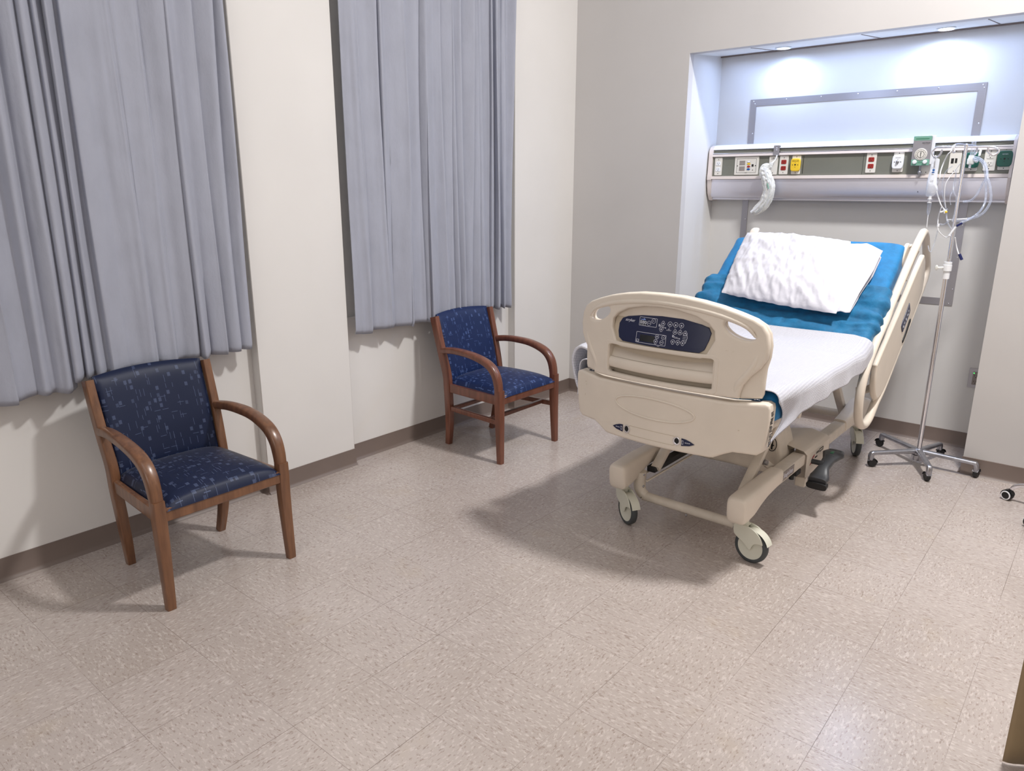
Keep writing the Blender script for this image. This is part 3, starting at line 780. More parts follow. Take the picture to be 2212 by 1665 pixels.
# hood of the base with the round step symbol
hd = MB().plate([catmull_xy([(-.225, .200), (0, .195), (.225, .197), (.252, .25), (.236, .34), (.206, .42), (.160, .475), (.08, .49), (-.10, .49), (-.19, .46), (-.232, .38), (-.240, .28)])], B(2.20), .20, .022, 3)
hood_o = hd.build('base_hood', 'cream2', bed, sharp=50)
m = MB(); SMt = B(2.0985) @ Matrix.Translation((.198, .352, 0))
m.plate([ell(0, 0, .024, .036), ell(0, 0, .0205, .0325)], SMt, .001); m.plate([[(-.004, -.026), (.004, -.026), (.004, -.010), (.012, -.004), (.004, 0), (.005, .022), (0, .027), (-.005, .022)]], SMt, .001)
m.build('step_symbol', 'dark', hood_o)
# right pedal housing with printed arrow and double brake pedal
m = MB()
def hou(u, v):
    y = 2.20 + .35 * u; a = v
    prof = [(.10, .165), (.10, .25), (.14, .315), (.24, .335), (.325, .318), (.343, .30), (.343, .23), (.343, .178), (.30, .17)]
    k = a * (len(prof) - 1); i = min(int(k), len(prof) - 2); f = k - i
    x, z = prof[i][0] * (1 - f) + prof[i + 1][0] * f, prof[i][1] * (1 - f) + prof[i + 1][1] * f
    if u < .001 or u > .999: x = .23 + (x - .23) * .96; z = .25 + (z - .25) * .94
    return Vector((x, y + (.02 if z < .2 else 0) * u, z))
m.surf(hou, 14, 32); bm = m.bm; bmesh.ops.holes_fill(bm, edges=bm.edges, sides=0)
ph = m.build('pedal_housing', 'cream', bed, sharp=35)
m = MB(); AR = face_right(.3438)
m.plate([[(2.235, .236), (2.262, .248), (2.256, .252), (2.275, .272), (2.30, .278), (2.30, .268), (2.28, .262), (2.266, .246), (2.272, .240)]], AR, .0008); m.build('red_arrow', 'redmark', ph)
m = MB(); m.text('STEER', .016, AR @ Matrix.Translation((2.345, .276, 0)), .0004); m.plate([rrect(2.375, 2.435, .268, .286, .004), rrect(2.380, 2.43, .272, .282, .003)], AR, .0008); m.text('BRAKE', .013, AR @ Matrix.Translation((2.33, .256, 0)), .0004)
m.build('pedal_markings', 'dark', ph, sharp=20)
pd = MB()
pd.tube([(.34, 2.27, .250), (.40, 2.27, .250)], .013, 14)
pd.sweep([(.405, 2.175, .190), (.405, 2.21, .200), (.405, 2.26, .232), (.405, 2.33, .252), (.405, 2.40, .262), (.405, 2.455, .262)], (1, 0, 0), [.042, .046, .026, .030, .052, .036], [.016, .018, .018, .017, .016, .012], 3.4, 20, 6)
po = pd.build('brake_pedal', 'pedal', bed, sharp=60)
m = MB()
for i in range(7):
    y = 2.345 + i * .014; hw = .036 - .002 * abs(i - 4) ** 1.5
    m.tube([(.405 - hw, y, .2715 + .07 * (y - 2.37)), (.405 + hw, y, .2715 + .07 * (y - 2.37))], .0022, 6)
m.build('pedal_ribs', 'black', po)
MB().box(.395, .411, 2.372, 2.408, .271, .2785, .003, 2).build('green_insert', 'green', po)
MB().sweep([(.405, 2.168, .164), (.405, 2.198, .170)], (1, 0, 0), .048, .018, 3.5, 20, 1).build('toe_pad', 'black', po, sharp=50)
m = MB(); m.cyl((.30, 2.12, .19), (.30, 2.12, .245), .012); m.box(.27, .33, 2.10, 2.16, .215, .24, .003, 1); m.build('steer_linkage', 'black', bed)
MB().box(.285, .335, 2.225, 2.26, .12, .17, .003, 1).build('pedal_bracket', 'cream2', bed)
# casters
def caster(x, y, rz, R=.0745, kick=.045):
    e = bpy.data.objects.new('caster', None); COL.objects.link(e); e.parent = bed
    e.location = Vector((x, y, 0)) - worldloc(bed); e.rotation_euler = (0, 0, rz)
    # local: wheel trails along +x, axle along y
    m = MB(); m.cyl((0, 0, .145), (0, 0, .185), .022)
    for s in (-1, 1):
        prof = [(-.030, .165), (.020, .168), (.058, .160), (.088, .138), (.104, .105), (.090, .103), (.070, .098), (.058, .086), (.050, .066), (.040, .066), (.020, .085), (-.018, .108), (-.032, .125)]
        m.plate([prof], Matrix(((1, 0, 0, 0), (0, 0, 1, s * .0215), (0, 1, 0, 0), (0, 0, 0, 1))), .007, .0028, 2, smooth=3)
    m.surf(lambda u, v: Vector((kick + (R + .010) * cos(a := radians(18 + 118 * u)) , (v - .5) * .044, R + (R + .012) * sin(a) * (1 - .1 * u))), 14, 4)
    m.surf(lambda u, v: Vector((-.028 + .055 * u, (v - .5) * .048, .168 - .006 * (2 * u - 1) ** 2 + .004 * (1 - (2 * v - 1) ** 4))), 6, 6)
    f = m.build('fork', 'hub', e, local=True, sharp=45)
    WM = Matrix.Translation((kick, 0, R)) @ Matrix.Rotation(radians(90), 4, 'X')
    w = MB().lathe([(.0, -.010), (.014, -.0125), (.050, -.010), (.0575, -.0135), (.0575, .0135), (.050, .010), (.014, .0125), (.0, .010)], WM, 40, False).build('wheel', 'hub', e, local=True, sharp=40)
    MB().lathe([(.0570, -.0145), (.066, -.0155), (.0725, -.012), (R, 0), (.0725, .012), (.066, .0155), (.0570, .0145)], WM, 48, False).build('tread', 'tyre', e, local=True, sharp=60)
    return e
caster(.300, 1.553, radians(-6)); caster(-.298, 1.553, radians(-30)); caster(.290, 3.262, radians(-62)); caster(-.290, 3.262, radians(-40))

# --- deck (foot, seat and tilted back sections)
HY, HZ, TY, TZ = 2.40, .80, 3.05, 1.29         # hinge and head end of the mattress top
dv = Vector((0, TY - HY, TZ - HZ)).normalized(); nv = Vector((0, -dv.z, dv.y))
m = MB(); m.box(-.40, .40, 1.43, 2.42, .640, .664, .004, 1)
q = Vector((0, HY, HZ)) - nv * .152
BM = Matrix(((1, 0, 0, 0), (0, dv.y, nv.y, q.y), (0, dv.z, nv.z, q.z), (0, 0, 0, 1)))
m.box(-.42, .42, .04, .83, -.02, .006, .004, 1, BM)
m.build('deck', 'cream2', bed)
m = MB()
for s in (-1, 1): m.sweep([(s * .36, 1.45, .622), (s * .36, 3.30, .622)], (1, 0, 0), .02, .019, 6, 12, 1)
m.sweep([(-.36, 3.30, .622), (.36, 3.30, .622)], (0, 1, 0), .02, .019, 6, 12, 1); m.sweep([(-.36, 2.75, .622), (.36, 2.75, .622)], (0, 1, 0), .02, .019, 6, 12, 1)
m.build('deck_frame', 'cream2', bed, sharp=40)
for s in (-1, 1):
    m = MB().sweep([(s * .20, 2.85, .65), (s * .20, 3.02, .95), ], (1, 0, 0), .015, .015, 6, 12, 1); m.build('back_support_arm', 'cast', bed)
MB().tube([(.36, 1.73, .640), (.43, 1.73, .642)], [.012, .020], 12).build('release_knob', 'cream', bed)

# --- head side rails, swung up alongside the raised back
def side_rail(s):
    X = .502 * s
    loop = [(3.205, 1.312), (3.262, 1.330), (3.325, 1.300), (3.415, 1.20), (3.472, 1.125), (3.462, 1.070), (3.40, 1.015), (3.20, .862), (2.95, .672), (2.78, .545), (2.68, .490), (2.60, .432), (2.52, .412), (2.43, .436), (2.375, .50), (2.36, .60), (2.40, .705), (2.50, .806), (2.60, .880), (2.68, .930), (2.73, .985), (2.85, 1.072), (3.00, 1.182), (3.12, 1.262)]
    r = MB().tube([(X, y, z) for y, z in loop], .0205, 14, closed=True, smooth=5).build('side_rail', 'cream', bed, sharp=80)
    panel = [(3.255, 1.200), (3.285, 1.200), (3.335, 1.150), (3.36, 1.02), (3.30, .945), (3.05, .750), (2.80, .570), (2.66, .520), (2.60, .54), (2.555, .60), (2.54, .70), (2.56, .735), (2.75, .862), (2.97, 1.010), (3.12, 1.115)]
    slot = [(3.20, 1.112), (3.215, 1.118), (3.10, 1.032), (3.08, 1.02)]
    MB().plate([catmull_xy(panel)], face_right(X + .004 * s), .030, .010, 3).build('rail_panel', 'cream', r, sharp=60)
    # web joining panel and tube at both ends
    MB().plate([[(3.24, 1.19), (3.30, 1.19), (3.43, 1.07), (3.20, .87), (2.78, .55), (2.66, .50), (2.62, .55), (2.70, .60), (3.2, .99)]], face_right(X - .004 * s), .012, .004, 1).build('rail_web', 'cream', r, sharp=60)
    MB().tube([(X, 3.00, 1.09), (X, 3.14, 1.20), (X, 3.20, 1.23)], .004, 8).build('rail_groove', 'creamd', r)
    # control pad, latch handle and cable
    MB().plate([[(2.940, .855), (2.952, .880), (3.040, .955), (3.052, .968), (3.092, .925), (3.088, .905), (2.985, .820), (2.972, .822)]], face_right(X + .0205 * s), .004, .001, 1).build('rail_keypad', 'navy', r)
    m = MB()
    for i, (y, z) in enumerate([(2.975, .850), (2.995, .868), (3.015, .886), (3.035, .905), (3.055, .925), (2.990, .848), (3.03, .88), (3.06, .905)]):
        m.plate([ell(y, z, .006, .006, 0, 12), ell(y, z, .0045, .0045, 0, 12)], face_right(X + .0228 * s), .0006)
    m.build('keypad_print', 'print', r)
    MB().plate([[(3.010, .770), (3.045, .800), (3.110, .868), (3.135, .872), (3.142, .855), (3.09, .80), (3.03, .755), (3.015, .755)]], face_right(X + .020 * s), .006, .002, 1).build('latch_handle', 'black', r)
    # swing arms to the deck
    for y, z in ((2.72, .60), (3.02, .83)):
        MB().sweep([(X - .006 * s, y, z), (s * .455, y - .01, z - .05), (s * .40, y - .02, z - .07)], (0, .8, .6), .022, .010, 5, 12, 5).build('swing_arm', 'cream2', r, sharp=50)
    MB().plate([ell(3.075, 1.215, .045, .075, -.75)], face_right(s * .462), .02, .008, 2).build('upper_pivot_cover', 'cream', r)
    MB().tube([(s * .462, 3.10, 1.255), (s * .475, 3.14, 1.262), (s * .49, 3.155, 1.235), (s * .485, 3.15, 1.20)], .009, 10, smooth=5).build('hook', 'cream', r)
    return r
side_rail(1)
lr = side_rail(-1); lr.location = lr.location + (nv * -.26 + dv * -.10)
MB().sweep([(-.405, 3.04, 1.115), (-.405, 3.115, 1.238), (-.405, 3.165, 1.306), (-.405, 3.20, 1.310)], (1, 0, 0), [.03, .03, .026, .016], [.018, .018, .016, .012], 3, 14, 5).build('mattress_retainer', 'cream', bed, sharp=60)
m = MB(); m.box(.452, .470, 2.965, 3.045, .64, .75, .004, 1); m.box(.430, .470, 2.965, 3.045, .735, .75, .003, 1); m.build('socket_bracket', 'cream2', bed)

# ================================================================== BEDDING
def prof(s):
    """mattress top centre line; s metres from the foot end"""
    L1 = HY - 1.415; rr = .10
    if s < L1 - rr: return Vector((0, 1.415 + s, HZ)), Vector((0, 1, 0))
    if s > L1 + rr:
        d = s - L1; return Vector((0, HY, HZ)) + dv * d, dv
    t = (s - (L1 - rr)) / (2 * rr)
    p0, p1, p2 = Vector((0, HY - rr, HZ)), Vector((0, HY, HZ)), Vector((0, HY, HZ)) + dv * rr
    return (1 - t) ** 2 * p0 + 2 * t * (1 - t) * p1 + t * t * p2, ((1 - t) * (p1 - p0) + t * (p2 - p1)).normalized()
LM = HY - 1.415 + (Vector((0, TY, TZ)) - Vector((0, HY, HZ))).length
def taper(s): return .038 * (1 - min(1, max(0, s) / .45)) ** 1.5
def wrink(p, a, f, seed=0): return a * noise.fractal(Vector(p) * f + Vector((seed, seed * .3, 0)), 1.0, 2.1, 4)
def mat_shape(u, v, hw=.468, th=.138, off=0):
    s = LM * u; p, d = prof(s); n = Vector((0, -d.z, d.y)); a = 2 * pi * v
    e = .22; cx, sx = cos(a), sin(a)
    endf = min(1, min(u, 1 - u) * LM / .035) ; k = (1 - (1 - endf) ** 2) ** .5 if endf < 1 else 1
    w = math.copysign(abs(cx) ** e, cx) * (hw - taper(s) - .012 * (1 - k)); h = math.copysign(abs(sx) ** (e * 1.5), sx) * (th / 2) * (.75 + .25 * k)
    q = p - n * (th / 2) + Vector((w, 0, 0)) + n * (h + off)
    f = 1 if s > 1.0 else .3
    q += n * (wrink(q, .004 * f, 9)) + Vector((wrink(q, .004, 7, 3), 0, 0))
    return q
m = MB(); rings = [[mat_shape(i / 110, j / 72) for j in range(72)] for i in range(111)]; m._loops(rings)
mt = m.build('mattress', 'teal', sharp=80)
tag(mt, 'mattress in a fitted blue-teal sheet, raised at the head', 'mattress')
# rumpled draw sheet over the seat section
def over(x, s, off, hw=.478, th=.138):
    """point of a cloth lying over the mattress; |x| beyond hw hangs down the side"""
    p, d = prof(s); n = Vector((0, -d.z, d.y)); r = .022; ax = abs(x); hw -= taper(s); sg = 1 if x >= 0 else -1
    if ax < hw - r: return p + Vector((x, 0, 0)) + n * off, n
    arc = r * pi / 2; t = ax - (hw - r)
    if t < arc:
        a = t / r; return p + Vector((sg * (hw - r + (r + off) * sin(a)), 0, 0)) + n * ((r + off) * cos(a) - r), (n * cos(a) + Vector((sg * sin(a), 0, 0)))
    return p + Vector((sg * (hw + off), 0, 0)) - n * (r + t - arc), Vector((sg, 0, 0))
S0 = HY - 1.415
def dsheet(u, v):
    x = -.56 + 1.12 * u; s = S0 - .06 + .50 * v + .01 * noise.noise(Vector((x * 3, 1, 2)))
    q, n = over(x, s, .006)
    ce = 1 - v
    # creases radiating from the fold toward the sides
    a = .014 * (noise.noise(Vector((x * 3.0, s * 16 + x * 5, 1.0)))) + .012 * noise.noise(Vector((x * 5 - s * 9, s * 22, 4.0))) + .004 * noise.noise(Vector((x * 20, s * 28, 7.0)))
    side = min(1, max(0, (abs(x) - .25) / .2)); a *= (.8 + 1.2 * side) * (.35 + 1.1 * ce) * min(1, max(.05, (s - S0 - .03) / .08))
    edge = .006 * max(0, 1 - (1 - v) * 14)
    return q + n * (.009 + max(-.005, a) + edge) + Vector((0, .006 * noise.noise(Vector((x * 9, s * 12, 11))), 0))
ds = MB().surf(dsheet, 170, 120).build('draw_sheet', 'teal2', sharp=80, solid=.002)
tag(ds, 'crumpled teal draw sheet tucked across the bend of the bed below the pillow', 'sheet')
# white thermal blanket over the foot half
LB0, LB1 = -.035, S0 + .075
def blank(u, v):
    x = -.60 + 1.168 * u; s = LB0 + (LB1 - LB0) * v
    rt = x > 0
    if rt and v > .86: s -= .05 * ((v - .86) / .14) * max(0, (x - .42) / .15) ** 1.2
    f = max(0, s); q, n = over(x, f, .014 + .016 * min(1, max(0, (s - S0 + .16) / .08)), hw=.482)
    q.y += (s - f)
    hang = max(0, abs(x) - .46)
    fold = (.004 * sin(s * 17 + 1.5) + .002 * sin(s * 41 + 4)) * min(1, hang / .10) + .008 * noise.noise(Vector((x * 5, s * 5, 3))) * min(1, hang / .08)
    q += n * (fold + .004 * noise.noise(Vector((x * 6, s * 6, 0))))
    if rt and hang > 0:
        q.z -= .10 * hang / .14 * max(0, 1 - (s + .03) / .22) ** 1.3 + .02 * hang / .14 * noise.noise(Vector((s * 5, 0, 2)))
        q.z += .02 * hang / .11 * max(0, (s - .62) / .4)
        q.x -= .05 * max(0, 1 - (s + .03) / .16) * hang / .14
        q.y += .095 * sin(pi * min(1, hang / .105)) * max(0, 1 - v * 5)
    else:
        q.z -= .01 * hang / .14 * sin(s * 11)
    return q
bl = MB().surf(blank, 170, 130, uv=lambda a, b: (a * 1.2, b * (LB1 - LB0))).build('blanket', 'blanket', sharp=80, solid=.004)
tag(bl, 'white ribbed thermal blanket covering the lower half of the bed and hanging over its sides', 'blanket')
m = MB()                      # rolled corner of the blanket bulging beside the footboard
def roll(u, v):
    a = radians(42 + 290 * v); y = 1.395 + .26 * u; r = (.062 - .014 * u) * (1 + .10 * sin(3 * a + 9 * u) + .08 * noise.noise(Vector((cos(a) * 2, sin(a) * 2, u * 4))))
    return Vector((-.452 + r * .86 * cos(a), y, .772 + r * 1.60 * sin(a) - .010 * u))
m.surf(roll, 20, 30, uv=lambda a, b: (b * .3, a * .3)); m.build('rolled_edge', 'blanket', bl, sharp=80, solid=.012)
# pillow, propped on the raised back, open end of the case to one side
PO = Vector((0, HY, HZ)); 
def pil(x, s, h): return PO + dv * s + nv * h + Vector((x, 0, 0))
corn = {(0, 0): (-.315, .235), (1, 0): (.315, .165), (1, 1): (.225, .705), (0, 1): (-.365, .745)}
def pillow(sg):
    def f(u, v):
        # bilinear frame with pinched corners
        a, b = 2 * u - 1, 2 * v - 1
        x = sum(((u if i else 1 - u) * (v if j else 1 - v)) * c[0] for (i, j), c in corn.items())
        s = sum(((u if i else 1 - u) * (v if j else 1 - v)) * c[1] for (i, j), c in corn.items())
        x -= .020 * (1 - b * b) * a * -1 * .4; s += -.018 * (1 - a * a) * -b * .6
        puff = ((1 - abs(a) ** 2.6) * (1 - abs(b) ** 2.4)) ** .55
        low = .075 + .070 * puff * (1 if sg > 0 else -.75)
        nz = 0
        if sg > 0:
            nz = .009 * noise.noise(Vector((a * 3.2 + b * 1.5, b * 2.6, 2.0))) + .008 * noise.noise(Vector((a * 8 + b * 3, b * 3.0 - a, 5.0))) + .005 * noise.noise(Vector((a * 18, b * 7, 9.0)))
            nz *= min(1, puff * 2.2) * (1.0 + .4 * max(0, -b))
        return pil(x + .004 * noise.noise(Vector((a * 4, b * 9, 1))), s + .006 * noise.noise(Vector((a * 8, b * 3, 6))), low + nz)
    return f
m = MB(); m.surf(pillow(1), 100, 80); m.surf(pillow(-1), 50, 40)
pl = m.build('pillow', 'pillow', sharp=80); tag(pl, 'white pillow with a rumpled case propped on the raised head of the bed', 'pillow')
def flap(u, v):               # loose end of the case beyond the filling
    a = 2 * pi * v
    c0 = [(.285, .185, .068), (.262, .30, .092), (.215, .45, .106), (.175, .62, .092), (.190, .690, .070), (.205, .62, .050), (.24, .45, .042), (.285, .30, .046)]
    c1 = [(.365, .205, .050), (.375, .33, .066), (.400, .50, .080), (.402, .640, .084), (.300, .715, .060), (.395, .630, .040), (.39, .50, .030), (.37, .33, .034)]
    k = v * 8; i = int(k) % 8; f = k - int(k); f = f * f * (3 - 2 * f)
    A = [c0[i][j] * (1 - f) + c0[(i + 1) % 8][j] * f for j in range(3)]; Bq = [c1[i][j] * (1 - f) + c1[(i + 1) % 8][j] * f for j in range(3)]
    w = [A[j] * (1 - u) + Bq[j] * u for j in range(3)]
    return pil(w[0], w[1], w[2] + .010 * noise.noise(Vector((u * 3, v * 9, 4))))
MB().surf(flap, 22, 64).build('open_case_end', 'pillow', pl, sharp=60, solid=.0015)

# ================================================================== HEADWALL CONSOLE
HX0, HX1, YP = -.958, .800, 3.688
con = thing('headwall_console', 'long medical service console with olive panel and steel lower face on the alcove wall', 'wall console', (0, YA, 1.66))
def ext(prof, x0, x1, name, mat, parent, sharp=30):
    m = MB(); m._loops([[Vector((x, y, z)) for y, z in prof] for x in (x0, x1)])
    return m.build(name, mat, parent, sharp=sharp)
ext([(YA, 1.846), (3.735, 1.850), (3.705, 1.843), (3.690, 1.828), (3.686, 1.817), (3.70, 1.812), (YA, 1.812)], HX0, HX1, 'light_diffuser', 'strip', con, 50)
ext([(3.695, 1.813), (3.690, 1.792), (YA, 1.792), (YA, 1.813)], HX0, HX1, 'upper_olive_strip', 'olive', con)
ext([(3.684, 1.794), (3.678, 1.793), (3.677, 1.789), (3.684, 1.788)], HX0, HX1, 'bright_edge', 'chrome', con)
ext([(3.690, 1.787), (3.676, 1.785), (3.674, 1.771), (3.690, 1.768)], HX0, HX1, 'upper_rail', 'trimc', con)
ext([(YP, 1.770), (YP, 1.640), (YA, 1.640), (YA, 1.770)], HX0, HX1, 'olive_panel', 'olive', con)
ext([(3.690, 1.642), (3.674, 1.640), (3.672, 1.622), (3.690, 1.619)], HX0, HX1, 'lower_rail', 'trimc', con)
steelp = [(3.684, 1.619)] + [(3.684 + .034 * (1 - cos(t * pi / 2)) ** 1.2, 1.617 - .122 * sin(t * pi / 2) ** .9) for t in [i / 10 for i in range(11)]]
sp_ = ext(steelp + [(3.716, 1.487), (3.722, 1.482), (YA, 1.482), (YA, 1.619)], HX0, HX1, 'steel_face', 'steel', con, 50)
m = MB(); m.plate([[(.346, 1.562), (.366, 1.563), (.366, 1.560), (.358, 1.559), (.3575, 1.545), (.359, 1.538), (.355, 1.538), (.354, 1.559), (.346, 1.559)]], Matrix(((1, 0, 0, 0), (0, 0, -1, 3.6885), (0, 1, 0, 0), (0, 0, 0, 1))), .001); m.build('scratch_mark', 'dark', sp_)
for x0, x1 in ((-.983, HX0 + .003), (HX1 - .003, .812)):
    pr = [(YA, 1.848), (3.73, 1.848), (3.694, 1.835), (3.678, 1.812), (3.674, 1.77), (3.672, 1.66), (3.668, 1.645), (3.668, 1.618), (3.674, 1.612), (3.678, 1.58), (3.690, 1.53), (3.712, 1.492), (3.725, 1.478), (YA, 1.476)]
    ext(pr, x0, x1, 'end_cap', 'trimc', con, 40)
F1 = YP - .0025
def plate(x, z, w=.058, h=.117, parent=con, name='outlet_plate'):
    return MB().plate([rrect(x - w / 2, x + w / 2, z - h / 2, z + h / 2, .005)], face_front(F1), .005, .0018, 2).build(name, 'plate', parent)
def screws(m, pts, y=F1 - .0028):
    for x, z in pts: m.cyl((x, y, z), (x, y - .0008, z), .0026, n=10)
def duplex(x, z, mat, name, w=.058):
    p = plate(x, z, w, name=name); 
    m = MB()
    for dz in (.0195, -.0195):
        m.plate([[(x + .0165 * (max(-1, min(1, 1.25 * cos(t)))), z + dz + .0145 * max(-.9, min(.9, 1.15 * sin(t)))) for t in [2 * pi * i / 32 for i in range(32)]]], face_front(F1 - .003), .004, .001, 1)
    m.build('socket_faces', mat, p)
    m = MB(); 
    for dz in (.0195, -.0195):
        for a, b, w2, h2 in ((-.0065, .003, .002, .008), (.006, .003, .002, .0065)): m.box(x + a - w2 / 2, x + a + w2 / 2, F1 - .0056, F1 - .005, z + dz + b - h2 / 2, z + dz + b + h2 / 2)
        m.cyl((x, F1 - .005, z + dz - .007), (x, F1 - .0056, z + dz - .007), .0026, n=10)
    screws(m, [(x, z + .047), (x, z - .047)]); m.build('slots', 'dark', p)
    MB().text('L-3', .0062, face_front(F1 - .0028) @ Matrix.Translation((x, z + .0395, 0)), .0003).build('plate_print', 'redmark' if mat == 'red' else 'label', p, sharp=20)
duplex(-.912, 1.706, 'white', 'white_duplex_outlet', .054)
duplex(-.457, 1.708, 'red', 'red_duplex_outlet'); duplex(.078, 1.712, 'red', 'red_duplex_outlet'); duplex(.698, 1.716, 'plate', 'ivory_duplex_outlet')
# nurse call station
x, z = -.710, 1.708
p = plate(x, z, .168, .118, name='nurse_call_station')
m = MB(); m.plate([rrect(x - .068, x + .068, z - .046, z + .046, .002), rrect(x - .0665, x + .0665, z - .0445, z + .0445, .001)], face_front(F1 - .0027), .0006)
for q, w_, h_ in (((-.063, .0), .003, .005), ((.063, .0), .003, .005), ((0, -.046), .009, .0022)): m.plate([ell(x + q[0], z + q[1], w_, h_ * .7, 0, 10)], face_front(F1 - .003), .0012)
m.box(x + .037, x + .050, F1 - .004, F1 - .002, z - .006, z + .009); m.plate([ell(x + .045, z - .0285, .003, .003, 0, 10)], face_front(F1 - .003), .001)
m.build('station_lines', 'dark', p)
m = MB()
for dz in (.004, -.033):
    for i in range(9): m.box(x - .050, x - .010, F1 - .0033, F1 - .002, z + dz + i * .0034, z + dz + i * .0034 + .002)
m.build('speaker_grille', 'label', p)
for dz, mt in ((.027, 'white'), (.012, 'yellow'), (-.006, 'red'), (-.023, 'blue')):
    MB().plate([ell(x + .016, z + dz, .0115, .0062, 0, 20)], face_front(F1 - .0035), .004, .001, 1).build('call_button', mt, p)
m = MB()
for dz in (.027, .012): m.plate([ell(x + .016, z + dz, .0125, .0072, 0, 20), ell(x + .016, z + dz, .0116, .0063, 0, 20)], face_front(F1 - .0028), .0012)
m.build('button_rings', 'label', p)
# blank plates
for x_, z_ in ((-.527, 1.706), (.385, 1.700)):
    p = plate(x_, z_, name='blank_plate'); m = MB(); screws(m, [(x_, z_ + .047), (x_, z_ - .047)]); m.build('plate_screws', 'dark', p)
MB().box(-.334, -.331, YP - .001, YP + .001, 1.652, 1.762).build('panel_gap', 'dark', con)
MB().box(.030, .0315, YP - .0008, YP + .001, 1.645, 1.767).build('panel_gap', 'dark', con)
def gas(x, z, mat, name, word, wcol, rx=.031, rz=.040, prot=.018):
    p = plate(x, z, name=name); m = MB(); screws(m, [(x, z + .050), (x, z - .050)]); m.build('plate_screws', 'dark', p)
    o = [(x + rx * math.copysign(abs(cos(t)) ** .35, cos(t)), z + rz * math.copysign(abs(sin(t)) ** .55, sin(t))) for t in [2 * pi * (i + .5) / 40 for i in range(40)]]
    b = MB().plate([o], face_front(F1 - .002 - prot / 2), prot, .004, 3).build('gas_faceplate', mat, p, sharp=60)
    yf = F1 - .002 - prot
    m = MB()
    for a, bb, r in ((0, 0, .0052), (-.017, -.001, .0028), (.017, -.001, .0028), (0, -.014, .0022), (0, .014, .0016)): m.cyl((x + a, yf - .0006, z + bb), (x + a, yf + .001, z + bb), r, n=12)
    m.build('keyholes', 'dark', p)
    MB().text(word, .0068, face_front(yf - .0005) @ Matrix.Translation((x, z + .024, 0)), .0003).build('gas_lettering', wcol, p, sharp=20)
    return p
gas(-.376, 1.708, 'yellow', 'yellow_medical_air_outlet', 'MEDICAL AIR', 'dark')
va = gas(.230, 1.714, 'white', 'white_vacuum_outlet', 'VACUUM', 'label')
MB().lathe([(.0, .0), (.009, .0), (.009, .004), (.006, .006), (.006, .012), (.003, .013)], Matrix.Translation((.230, F1 - .020, 1.714)) @ Matrix.Rotation(radians(90), 4, 'X'), 20).build('nozzle', 'cast', va)
gas(.612, 1.716, 'greend', 'green_oxygen_outlet', 'OXYGEN', 'print', .036, .042)
gas(.768, 1.720, 'greend', 'green_oxygen_outlet', 'OXYGEN', 'print', .036, .042)
# tall low-voltage plate with two black jacks
x, z = .527, 1.712
p = plate(x, z, .060, .130, name='data_jack_plate')
m = MB(); m.box(x - .020, x - .006, F1 - .0035, F1 - .002, z - .012, z + .016); m.box(x + .000, x + .011, F1 - .0035, F1 - .002, z - .010, z + .016); screws(m, [(x, z + .055), (x, z - .055)])
m.build('jack_openings', 'dark', p)
m = MB()
for i in range(3): m.box(x - .030 + i * .013, x - .021 + i * .013, YP - .0012, YP + .001, 1.645, 1.648)
m.build('vent_slots', 'dark', con)

# vacuum regulator hanging on the console rail
rg = thing('suction_regulator', 'grey and green suction regulator with round gauge hung on the wall console', 'regulator', (.357, 3.66, 1.77))
RM = Matrix.Translation((.357, 3.640, 1.772)) @ Matrix.Rotation(radians(4), 4, 'X') @ Matrix(((1, 0, 0, 0), (0, 0, -1, 0), (0, 1, 0, 0), (0, 0, 0, 1)))
w2, h2 = .0485, .083
MB().plate([rrect(-w2, w2 + .014, -h2 + .006, h2, .004)], RM @ Matrix.Translation((0, 0, -.012)), .024, .003, 2).build('clear_case', 'white', rg)
MB().plate([rrect(-w2, w2, -h2, h2, .005)], RM @ Matrix.Translation((0, 0, .003)), .008, .0018, 2).build('face', 'steel2', rg)
for q in ((.058, h2 - .001), (-h2 + .002, -.047)): MB().plate([rrect(-w2 + .001, w2 - .001, *q, .004)], RM @ Matrix.Translation((0, 0, .0075)), .001).build('green_band', 'greenm', rg)
m = MB(); m.plate([rrect(-.036, .034, .0655, .0685, .001)], RM @ Matrix.Translation((0, 0, .0083)), .0008); m.plate([rrect(-.012, .010, -.0655, -.0635, .0005)], RM @ Matrix.Translation((0, 0, .0083)), .0008); m.build('band_line', 'green', rg)
MB().lathe([(.0, .006), (.0, .012), (.028, .012), (.033, .011), (.034, .006)], RM @ Matrix.Translation((-.001, -.019, 0)), 36, False).build('gauge_rim', 'plate', rg)
m = MB(); G = RM @ Matrix.Translation((-.001, -.019, .0124))
m.plate([ell(0, 0, .019, .019), ell(0, 0, .0172, .0172)], G, .0006); m.plate([ell(0, 0, .028, .028), ell(0, 0, .0272, .0272)], G, .0006)
m.plate([[(-.0006, -.022), (.0006, -.022), (.0022, .010), (0, .015), (-.0022, .010)]], G, .001)
for i in range(9):
    a = radians(-130 + i * 32.5); m.plate([ell(.0235 * sin(a), .0235 * cos(a), .0014, .0008, -a, 8)], G, .0006)
m.build('gauge_dial_marks', 'dark', rg)
MB().text('NEUTRON', .0088, RM @ Matrix.Translation((.020, .043, .0075)), .0004).build('regulator_lettering', 'dark', rg, sharp=20)
MB().text('vacuum regulator', .0045, RM @ Matrix.Translation((.020, .036, .0075)), .0003).build('regulator_small_lettering', 'label', rg, sharp=20)
for a in (-.028, .026): MB().lathe([(.011, .0), (.0115, .010), (.009, .013), (.0, .0135)], RM @ Matrix.Translation((a, -.061, .008)), 20, False).build('knob', 'white', rg)
